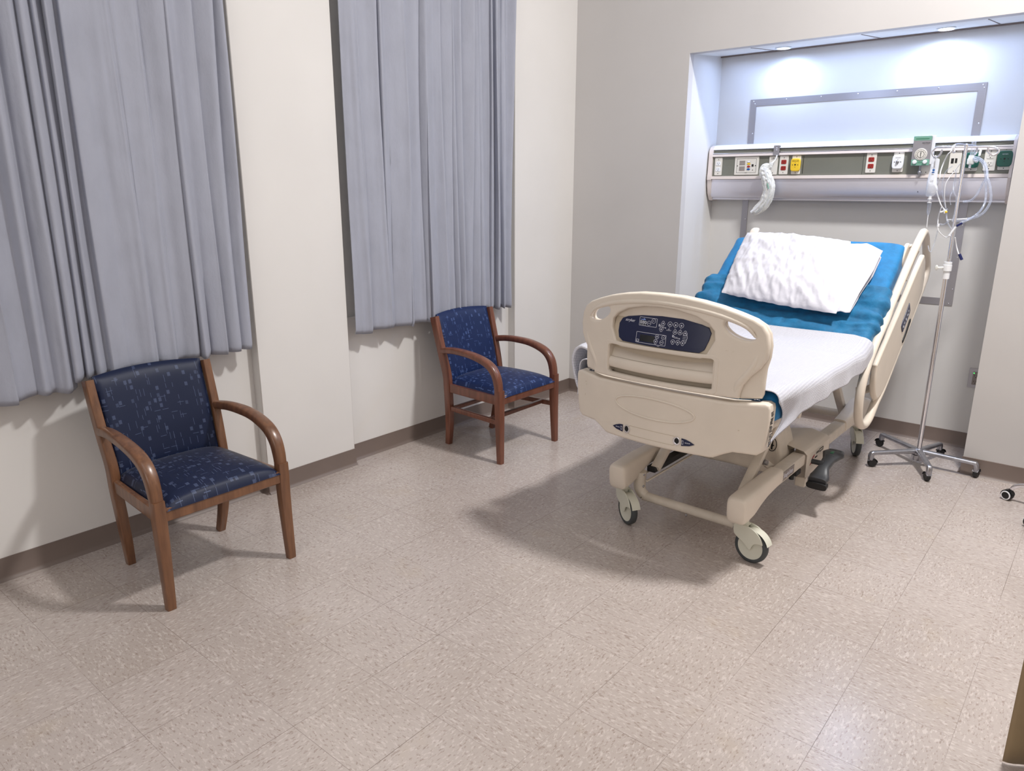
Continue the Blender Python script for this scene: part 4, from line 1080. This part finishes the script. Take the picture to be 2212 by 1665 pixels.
m = MB(); m.tube([(.357, 3.652, 1.690), (.357, 3.655, 1.672), (.357, 3.66, 1.66)], .006, 10); m.lathe([(.010, 0), (.011, .004), (.010, .012), (.005, .018)], Matrix.Translation((.357, 3.66, 1.645)), 16); m.box(.352, .362, 3.655, 3.665, 1.628, 1.648, .002, 1)
m.build('hose_nipple', 'cast', rg)

# metal clip and the clear equipment bag hanging from it
cl = thing('hanging_clip', 'flat metal clip with two screws hooked over the console rail left of the red outlet', 'clip', (-.507, 3.68, 1.80))
m = MB(); m.plate([rrect(-.526, -.488, 1.768, 1.832, .002)], face_front(3.668), .002); m.box(-.526, -.488, 3.668, 3.700, 1.829, 1.831); m.build('clip_plate', 'steel2', cl)
m = MB(); m.ball((-.507, 3.666, 1.814), (.005, .002, .005), 12); m.ball((-.507, 3.666, 1.803), (.005, .002, .005), 12); m.build('clip_screws', 'chrome', cl)
bg = thing('equipment_bag', 'long clear plastic bag of coiled pale tubing dangling in front of the steel face', 'plastic bag', (-.53, 3.63, 1.7))
MB().tube([(-.500, 3.664, 1.770), (-.503, 3.655, 1.745), (-.515, 3.645, 1.725), (-.528, 3.64, 1.705)], [.0045, .004, .006, .010], 10, smooth=4).build('bag_neck', 'film', bg)
path = [(-.533, 3.635, 1.708), (-.556, 3.625, 1.694), (-.560, 3.62, 1.672), (-.545, 3.618, 1.64), (-.524, 3.615, 1.60), (-.514, 3.615, 1.55), (-.522, 3.615, 1.50), (-.548, 3.615, 1.452), (-.582, 3.618, 1.418), (-.612, 3.62, 1.398)]
rad = [.012, .026, .033, .036, .037, .038, .037, .035, .030, .020]
def bagmesh(scale, seed, nzz):
    P = catmull(path, 6); k = len(P); rr = []
    for i in range(len(rad) - 1): rr += [rad[i] + (rad[i + 1] - rad[i]) * j / 6 for j in range(6)]
    rr.append(rad[-1]); rings = []
    for i, p_ in enumerate(P):
        t = (P[min(i + 1, k - 1)] - P[max(i - 1, 0)]).normalized(); sd = Vector((0, 1, 0)); w_ = t.cross(sd).normalized()
        rings.append([p_ + w_ * cos(a) * rr[i] * scale * (1 + nzz * noise.noise(Vector((cos(a) * 2, sin(a) * 2 + i * .2, seed)))) + sd * sin(a) * rr[i] * .55 * scale * (1 + nzz * 1.5 * noise.noise(Vector((cos(a) * 3, i * .35, seed + 3)))) for a in [2 * pi * j / 28 for j in range(28)]])
    return MB()._loops(rings)
bagmesh(1.0, 2.0, .35).build('bag_film', 'film', bg, sharp=25)
P = catmull(path[1:], 6)
MB().tube([p_ + Vector((.010, 0, 0)) for p_ in P[3:-3]], .020, 14).build('coiled_tube', 'milky', bg)
MB().tube([p_ + Vector((-.014, -.008, 0)) for p_ in P[8:-2]], .012, 12).build('coiled_tube', 'milky', bg)
m = MB()
for i in range(10, 46, 1):
    if i < len(P): m.ball(P[i] + Vector((.016, -.021, 0)), .0012, 6)
m.build('dotted_scale', 'greenm', bg)
MB().sweep([(-.520, 3.590, 1.592), (-.512, 3.590, 1.572), (-.508, 3.590, 1.558)], (1, 0, 0), .003, .002, 4, 8, 3).build('green_label', 'greenm', bg)
m = MB()
for dx, dz in ((.018, .012), (.024, .0), (.020, -.012), (.008, .018)): m.tube([(-.533, 3.632, 1.706), (-.533 + dx * .6, 3.628, 1.706 + dz * .6), (-.533 + dx, 3.630, 1.706 + dz)], [.006, .003, .005], 8)
m.build('bag_knot', 'film', bg)

# low wall socket inside the alcove, half hidden behind the wall corner
ws = thing('wall_socket', 'metal wall socket with a green light low in the alcove beside the wall corner', 'socket', (.788, YA, .447))
MB().plate([rrect(.757, .833, .388, .508, .003)], face_front(YA - .003), .005, .001, 1).build('socket_plate', 'steel2', ws)
MB().plate([rrect(.778, .812, .408, .488, .003)], face_front(YA - .007), .006, .001, 1).build('socket_face', 'label', ws)
m = MB()
for dz in (.465, .430): 
    for dx in (.788, .801): m.box(dx - .001, dx + .001, YA - .0112, YA - .010, dz - .004, dz + .004)
    m.box(.793, .797, YA - .0112, YA - .010, dz - .012, dz - .009)
m.build('socket_slots', 'dark', ws)
MB().ball((.783, YA - .011, .480), (.003, .002, .003), 10).build('indicator_light', 'led', ws)

# ================================================================== DRIP STAND
IX, IY = .636, 3.285
iv = thing('drip_stand', 'chrome drip stand with hooked top and five-legged cast base on black wheels', 'drip stand', (IX, IY, 0))
feet = [(.432, 3.082), (.739, 3.045), (.930, 3.277), (.706, 3.520), (.392, 3.485)]
hub = MB().lathe([(.0, .060), (.020, .060), (.030, .066), (.036, .078), (.030, .098), (.018, .106), (.0, .106)], Matrix.Translation((IX, IY, 0)), 28, False)
hub.build('base_hub', 'cast', iv, sharp=50)
MB().lathe([(.0, .035), (.028, .035), (.034, .045), (.034, .066), (.0, .066)], Matrix.Translation((IX, IY, 0)), 28, False).build('base_weight', 'cast', iv, sharp=50)
for i, (fx, fy) in enumerate(feet):
    a = Vector((IX, IY, .088)); b = Vector((fx, fy, .080)); d = (b - a); L = d.length; d.normalize(); sd = d.cross(Vector((0, 0, 1)))
    MB().sweep([a + d * .012, a + d * .10 + Vector((0, 0, .002)), a + d * (L - .03) + Vector((0, 0, .003)), a + d * (L - .006), a + d * L - Vector((0, 0, .016)), a + d * L - Vector((0, 0, .034))],
               sd, [.021, .017, .0145, .0145, .015, .013], [.015, .012, .011, .014, .014, .012], 3.2, 16, 5).build('base_leg', 'cast', iv, sharp=60)
    e = bpy.data.objects.new('caster', None); COL.objects.link(e); e.parent = iv; e.location = Vector((fx, fy, 0)) - worldloc(iv); e.rotation_euler = (0, 0, [.6, 2.2, 1.4, 1.0, 2.6][i]); e.scale = (1.15, 1.15, 1.12)
    m = MB().cyl((0, 0, .040), (0, 0, .054), .008)
    m.surf(lambda u, v: Vector((.010 + .0235 * cos(a_ := radians(5 + 150 * u)), (v - .5) * .026, .0235 + .0245 * sin(a_))), 10, 4)
    m.lathe([(.012, .038), (.012, .043), (.006, .045)], Matrix(), 16)
    m.build('caster_hood', 'black' if i in (3, 4) else 'cast', e, local=True, sharp=50)
    MB().lathe([(.0, -.009), (.018, -.010), (.0225, -.006), (.0235, 0), (.0225, .006), (.018, .010), (.0, .009)], Matrix.Translation((.010, 0, .0235)) @ Matrix.Rotation(radians(90), 4, 'X'), 28, False).build('wheel', 'black', e, local=True, sharp=40)
MB().cyl((IX, IY, .10), (IX, IY, 1.12), .0125, n=24).build('lower_pole', 'chrome', iv)
MB().cyl((IX, IY, 1.10), (IX, IY, 1.775), .0085, n=20).build('upper_pole', 'chrome', iv)
m = MB(); m.lathe([(.0, 1.085), (.017, 1.085), (.017, 1.120), (.014, 1.124), (.022, 1.128), (.022, 1.160), (.018, 1.163), (.020, 1.166), (.020, 1.176), (.0, 1.176)], Matrix.Translation((IX, IY, 0)), 24, False)
m.build('height_collar', 'white', iv, sharp=30)
m = MB(); m.tube([(IX - .015, IY - .01, 1.145), (IX - .045, IY - .02, 1.143)], .006, 10); m.ball((IX - .048, IY - .02, 1.143), (.008, .008, .015), 12); m.build('height_knob', 'film', iv)
hk = [(IX, IY, 1.770), (.60, IY - .004, 1.772), (.531, IY - .006, 1.774), (.500, IY - .006, 1.771), (.482, IY - .006, 1.750), (.492, IY - .008, 1.727), (.510, IY - .012, 1.723), (.525, IY - .016, 1.738), (.530, IY - .018, 1.760)]
MB().tube(hk, .0048, 10, smooth=5).build('top_hook', 'chrome', iv)
hk = [(IX, IY, 1.770), (.70, IY, 1.769), (.755, IY, 1.766), (.780, IY, 1.756), (.784, IY, 1.740), (.770, IY - .003, 1.727), (.752, IY - .006, 1.730), (.738, IY - .010, 1.745), (.737, IY - .012, 1.768)]
MB().tube(hk, .0048, 10, smooth=5).build('top_hook', 'chrome', iv)
MB().tube([(IX, IY, 1.781), (.625, IY - .05, 1.781), (.610, IY - .12, 1.779), (.605, IY - .145, 1.765), (.606, IY - .15, 1.745), (.607, IY - .135, 1.738), (.608, IY - .125, 1.75)], .0045, 10, smooth=5).build('top_hook', 'chrome', iv)
MB().tube([(IX, IY, 1.781), (.645, IY + .05, 1.781), (.66, IY + .12, 1.779), (.665, IY + .145, 1.765), (.664, IY + .15, 1.745), (.662, IY + .135, 1.738)], .0045, 10, smooth=5).build('top_hook', 'chrome', iv)
MB().ball((IX, IY, 1.778), (.011, .011, .010), 14).build('pole_cap', 'chrome', iv)

# drip bag with chamber
bgt = thing('drip_bag', 'translucent drip bag with blue print hanging from the left hook of the stand', 'drip bag', (.507, 3.262, 1.62))
Y0 = 3.262
out = [(.493, 1.715), (.523, 1.713), (.527, 1.690), (.526, 1.640), (.528, 1.600), (.538, 1.560), (.538, 1.545), (.522, 1.522), (.505, 1.516), (.486, 1.523), (.482, 1.545), (.481, 1.590), (.486, 1.640), (.489, 1.690)]
m = MB(); oo = catmull_xy(out); cx = .508
def bagside(sg):
    def f(u, v):
        a = u * len(oo); i = int(a) % len(oo); p_ = Vector(oo[i]); cz = 1.60; c_ = Vector((cx, cz)); q_ = c_.lerp(p_, 1 - v)
        th = (.004 + .014 * max(0, min(1, (1.66 - q_.y) / .08))) * (1 - (1 - v) ** 3)
        return Vector((q_.x, Y0 + sg * th, q_.y))
    return f
m.surf(bagside(-1), len(oo), 10); m.surf(bagside(1), len(oo), 10)
m.build('bag', 'fluid', bgt, sharp=70, weld=.0002)
MB().tube([(.508, Y0, 1.716), (.505, Y0 - .003, 1.728), (.50, IY - .008, 1.722)], .003, 8, smooth=4).build('hang_loop', 'milky', bgt)
m = MB(); m.plate([ell(.507, 1.655, .006, .006, 0, 16)], face_front(Y0 - .012), .0008); m.plate([rrect(.5015, .5125, 1.640, 1.646, .001)], face_front(Y0 - .013), .0008); m.build('blue_print', 'blue', bgt)
m = MB()
for i in range(16): m.plate([rrect(.506 - .003 * (i % 2), .510, 1.668 + i * .0026, 1.669 + i * .0026, .0003)], face_front(Y0 - .0062), .0005)
m.text('0.9%', .008, face_front(Y0 - .018) @ Matrix.Translation((.507, 1.60, 0)), .0003)
m.build('volume_scale', 'label', bgt)
m = MB(); m.lathe([(.0, .0), (.007, .0), (.007, -.012), (.012, -.013), (.012, -.016), (.005, -.017), (.005, -.030), (.011, -.031), (.011, -.035), (.0, -.035)], Matrix.Translation((.507, Y0, 1.520)), 18, False); m.build('bag_port', 'milky', bgt, sharp=30)
m = MB(); m.lathe([(.010, .0), (.009, -.012), (.0085, -.045), (.006, -.056), (.004, -.062)], Matrix.Translation((.509, Y0, 1.484)), 18); m.build('drip_chamber', 'tube', bgt, sharp=40)
MB().tube([(.510, Y0, 1.424), (.511, Y0 - .003, 1.39), (.513, Y0 - .004, 1.357)], .0022, 8, smooth=4).build('short_line', 'milky', bgt)

# infusion tubing hooked on the stand
tb = thing('infusion_tubing', 'tangle of thin clear infusion lines looped around the upper pole of the drip stand', 'tubing', (.60, 3.25, 1.5))
def line(pts, r=.0024, mat='tube', parent=tb, name='line', y=3.255, wob=.012):
    P_ = [(x, y + wob * sin(i * 1.9), z) for i, (x, z) in enumerate(pts)]
    return MB().tube(P_, r, 8, smooth=6).build(name, mat, parent, sharp=80)
line([(.592, 1.782), (.578, 1.776), (.576, 1.749), (.563, 1.732), (.546, 1.691), (.540, 1.648), (.542, 1.614), (.535, 1.584), (.533, 1.55), (.567, 1.477), (.582, 1.455)], .0032, 'milky')
line([(.592, 1.675), (.560, 1.640), (.560, 1.563), (.578, 1.494), (.590, 1.455)])
line([(.627, 1.689), (.602, 1.648), (.575, 1.588), (.577, 1.52), (.590, 1.455)], .0022, 'milky')
line([(.608, 1.656), (.617, 1.584), (.604, 1.52), (.612, 1.477)])
line([(.569, 1.464), (.560, 1.411), (.569, 1.354), (.584, 1.328), (.610, 1.307), (.632, 1.317)], .0024, 'milky')
line([(.569, 1.345), (.561, 1.288), (.554, 1.234), (.544, 1.233), (.531, 1.259)])
line([(.573, 1.376), (.592, 1.374), (.614, 1.393)], .0034)
line([(.598, 1.455), (.597, 1.421), (.611, 1.386), (.632, 1.352)], .0032)
line([(.616, 1.656), (.608, 1.588), (.616, 1.546), (.633, 1.508), (.632, 1.435), (.63, 1.391)], .0026)
m = MB(); m.tube([(.569, 3.25, 1.438), (.583, 3.25, 1.443), (.597, 3.25, 1.449)], .0045, 10); m.tube([(.584, 3.25, 1.455), (.590, 3.25, 1.432)], .0045, 10); m.build('stopcock', 'white', tb)
MB().ball((.596, 3.248, 1.440), .0065, 12).build('yellow_cap', 'yellow', tb)
MB().tube([(.568, 3.25, 1.378), (.568, 3.25, 1.362)], .006, 10).build('connector', 'white', tb)
MB().sweep([(.625, 3.262, 1.315), (.637, 3.262, 1.339), (.650, 3.262, 1.364)], (0, 1, 0), .006, .0055, 3, 12, 4).build('roller_clamp', 'white', tb, sharp=60)
MB().sweep([(.653, 3.262, 1.368), (.677, 3.262, 1.384)], (0, 1, 0), .006, .0055, 3, 12, 1).build('blue_clamp', 'dkblue', tb)
line([(.655, 1.309), (.666, 1.262), (.685, 1.223)], .0030, 'milky')
MB().sweep([(.687, 3.255, 1.223), (.703, 3.255, 1.193)], (0, 1, 0), .006, .0070, 3, 12, 1).build('blue_tip', 'dkblue', tb)

# oxygen flowmeter elbow with its looped hose
ox = thing('oxygen_flowmeter', 'clear oxygen flowmeter and elbow plugged into the left green outlet', 'flowmeter', (.618, 3.63, 1.74))
MB().tube([(.612, 3.655, 1.722), (.618, 3.61, 1.722), (.620, 3.60, 1.735)], .010, 14, smooth=4).build('elbow', 'film', ox)
m = MB().tube([(.620, 3.60, 1.735), (.621, 3.60, 1.760), (.619, 3.60, 1.830)], .0115, 16); m.build('flow_tube', 'tube', ox)
m = MB(); m.lathe([(.013, 0), (.018, .004), (.018, .030), (.015, .034), (.013, .050)], Matrix.Translation((.618, 3.60, 1.690)), 20); m.build('flow_body', 'film', ox, sharp=40)
m = MB(); m.tube([(.632, 3.595, 1.715), (.646, 3.585, 1.708)], .006, 10); m.ball((.648, 3.585, 1.707), .009, 12); m.tube([(.618, 3.60, 1.690), (.617, 3.60, 1.672)], .006, 10); m.tube([(.655, 3.62, 1.765), (.655, 3.60, 1.735)], .006, 10)
m.build('flow_knob', 'white', ox)
def hose(pts, r, name='hose', mat='tube'): return MB().tube(pts, r, 10, smooth=6).build(name, mat, ox, sharp=80)
hose([(.632, 3.59, 1.728), (.66, 3.57, 1.722), (.69, 3.55, 1.700), (.711, 3.53, 1.662), (.724, 3.50, 1.62), (.748, 3.48, 1.564), (.762, 3.46, 1.497), (.742, 3.44, 1.436), (.70, 3.42, 1.408), (.63, 3.36, 1.392)], .0062)
hose([(.632, 3.585, 1.722), (.674, 3.56, 1.705), (.697, 3.54, 1.667), (.717, 3.52, 1.60), (.735, 3.48, 1.498), (.722, 3.44, 1.44), (.69, 3.40, 1.404), (.655, 3.33, 1.380)], .0055)
hose([(.690, 3.57, 1.699), (.711, 3.57, 1.643), (.698, 3.57, 1.590), (.679, 3.56, 1.528), (.655, 3.56, 1.497), (.618, 3.56, 1.489)], .0055)
MB().sweep([(.598, 3.29, 1.397), (.68, 3.36, 1.404)], (0, 0, 1), .0035, .003, 3, 10, 1).build('pale_hose_tail', 'milky', ox)

# ================================================================== ROLLING STOOL (base just enters the frame)
stl = thing('rolling_stool', 'chrome-legged rolling stool, one dark caster with a white ring beside the wall base', 'stool', (1.392, 2.955, 0))
SX, SY = 1.392, 2.955
for i in range(5):
    a = radians(163 + 72 * i); d = Vector((cos(a), sin(a), 0)); R_ = .285
    c = Vector((SX, SY, 0))
    MB().sweep([c + Vector((0, 0, .135)), c + d * .10 + Vector((0, 0, .132)), c + d * .22 + Vector((0, 0, .105)), c + d * .27 + Vector((0, 0, .082)), c + d * R_ + Vector((0, 0, .056))], d.cross(Vector((0, 0, 1))), [.018, .015, .012, .010, .008], [.012, .011, .010, .010, .008], 2.4, 16, 6).build('stool_leg', 'chrome', stl, sharp=70)
    e = bpy.data.objects.new('caster', None); COL.objects.link(e); e.parent = stl; e.location = d * R_; e.rotation_euler = (0, 0, [2.73, .9, .3, 1.7, 2.5][i])
    m = MB(); m.cyl((0, 0, .045), (0, 0, .062), .010)
    m.surf(lambda u, v: Vector((.012 + .029 * cos(a_ := radians(-10 + 175 * u)), (v - .5) * .030, .0265 + .029 * sin(a_))), 12, 4); m.build('caster_hood', 'black', e, local=True, sharp=60)
    WMm = Matrix.Translation((.012, 0, .0265)) @ Matrix.Rotation(radians(90), 4, 'X')
    MB().lathe([(.0, -.020), (.018, -.020), (.0245, -.018), (.0265, -.010), (.0265, .010), (.0245, .018), (.018, .020), (.0, .020)], WMm, 30, False).build('wheel', 'black', e, local=True, sharp=40)
    m = MB()
    for s in (-1, 1): m.lathe([(.0185, s * .0195), (.0185, s * .0212), (.0235, s * .0205), (.0240, s * .0185)], WMm, 30, False)
    m.build('wheel_ring', 'white', e, local=True, sharp=60)
m = MB(); m.cyl((SX, SY, .12), (SX, SY, .30), .026); m.cyl((SX, SY, .28), (SX, SY, .44), .014); m.build('gas_column', 'chrome', stl)
MB().lathe([(.0, .44), (.16, .44), (.175, .455), (.178, .485), (.165, .505), (.10, .512), (.0, .513)], Matrix.Translation((SX, SY, 0)), 40, False).build('stool_seat', 'black', stl, sharp=50)

# ================================================================== PRIVACY CURTAIN near the viewer
def priv(u, v):
    x = 1.345 + 1.9 * u; z = .006 + 2.35 * v
    return Vector((x, .89 + .030 * sin(u * 46) * (1 - .2 * v) + .02 * noise.noise(Vector((u * 8, v * 2, 1))) * (1 - v * .5) - .03 * sin(u * 46) * max(0, 1 - u * 40), z))
pc = MB().surf(priv, 150, 40).build('privacy_curtain', 'priv', sharp=80, solid=.002)
tag(pc, 'olive-beige privacy curtain edge brushing the floor at the lower right', 'curtain')
tr = thing('curtain_track', 'white privacy curtain track suspended above the olive-beige curtain', 'curtain track', (2.3, .89, 2.38))
MB().box(1.30, 3.70, .88, .90, 2.372, 2.39, .002, 1).build('track', 'white', tr)
m = MB()
for i in range(16): m.cyl((1.36 + i * .122, .89, 2.335), (1.36 + i * .122, .89, 2.375), .003, n=8)
m.build('track_gliders', 'white', tr)
for x in (1.32, 3.4): MB().cyl((x, .89, 2.388), (x, .89, 4.65), .006, n=10).build('hanger_rod', 'white', tr)


# ================================================================== LIGHTS & CAMERA
def area(name, loc, size, energy, color=(1, 1, 1), rot=(0, 0, 0), shape='DISK', sy=None):
    l = bpy.data.lights.new(name, 'AREA'); l.shape = shape; l.size = size; l.energy = energy; l.color = color
    if sy: l.size_y = sy
    o = bpy.data.objects.new(name, l); COL.objects.link(o); o.location = loc; o.rotation_euler = rot
    return o
area('key_light', (1.33, 1.97, 4.40), .40, 140, (1, .985, .968))
area('fill_light', (.6, -1.6, 4.5), 2.6, 24, (1, .985, .975), shape='SQUARE')
def spot(loc, e, ang=115, tilt=0):
    l = bpy.data.lights.new('alcove_spot', 'SPOT'); l.energy = e; l.spot_size = radians(ang); l.spot_blend = .9; l.shadow_soft_size = .035; l.color = (.48, .64, 1)
    o = bpy.data.objects.new('alcove_spot', l); COL.objects.link(o); o.location = loc; o.rotation_euler = (radians(tilt), 0, 0)
area('side_fill', (.9, -3.9, 2.3), 2.2, 29, (1, .985, .97), rot=(radians(86), 0, 0), shape='SQUARE')
spot((.36, 3.685, AZ + .006), 10, 168, 0); spot((-.51, 3.685, AZ + .006), 9, 168, 0)
area('alcove_fill', (-.07, 3.60, AZ - .002), 1.7, 4.2, (.44, .60, 1), shape='RECTANGLE', sy=.25)  # added fill for the alcove's overall blue, no fixture of its own
l = bpy.data.lights.new('soffit_fill', 'POINT'); l.energy = .9; l.shadow_soft_size = .12; l.color = (.55, .70, 1)  # unseen point lamp added to lighten the underside of the soffit
o = bpy.data.objects.new('soffit_fill', l); COL.objects.link(o); o.location = (-.07, 3.50, 2.17)
w = bpy.data.worlds.new('World'); w.use_nodes = True; SC.world = w
w.node_tree.nodes['Background'].inputs[0].default_value = (.5, .5, .52, 1); w.node_tree.nodes['Background'].inputs[1].default_value = .15
SC.cycles.max_bounces = 7; SC.cycles.diffuse_bounces = 4; SC.cycles.glossy_bounces = 3; SC.cycles.transparent_max_bounces = 12
SC.cycles.use_adaptive_sampling = True; SC.cycles.adaptive_threshold = .025; SC.cycles.caustics_reflective = False; SC.cycles.caustics_refractive = False
SC.view_settings.view_transform = 'Standard'; SC.view_settings.look = 'None'; SC.view_settings.exposure = .26
cam = bpy.data.cameras.new('Camera'); co = bpy.data.objects.new('Camera', cam); COL.objects.link(co); SC.camera = co
cam.sensor_fit = 'HORIZONTAL'; cam.sensor_width = 36; cam.lens = 1577.1 / 2212 * 36; cam.clip_start = .05
yaw, pitch, roll = -.69356, .26344, .00231
f = Vector((sin(yaw) * cos(pitch), cos(yaw) * cos(pitch), -sin(pitch))); r0 = Vector((cos(yaw), -sin(yaw), 0)); u0 = r0.cross(f)
r = r0 * cos(roll) + u0 * sin(roll); u = -r0 * sin(roll) + u0 * cos(roll)
co.matrix_world = Matrix(((r.x, u.x, -f.x, 1.37507), (r.y, u.y, -f.y, -1.30597), (r.z, u.z, -f.z, 1.5553), (0, 0, 0, 1)))
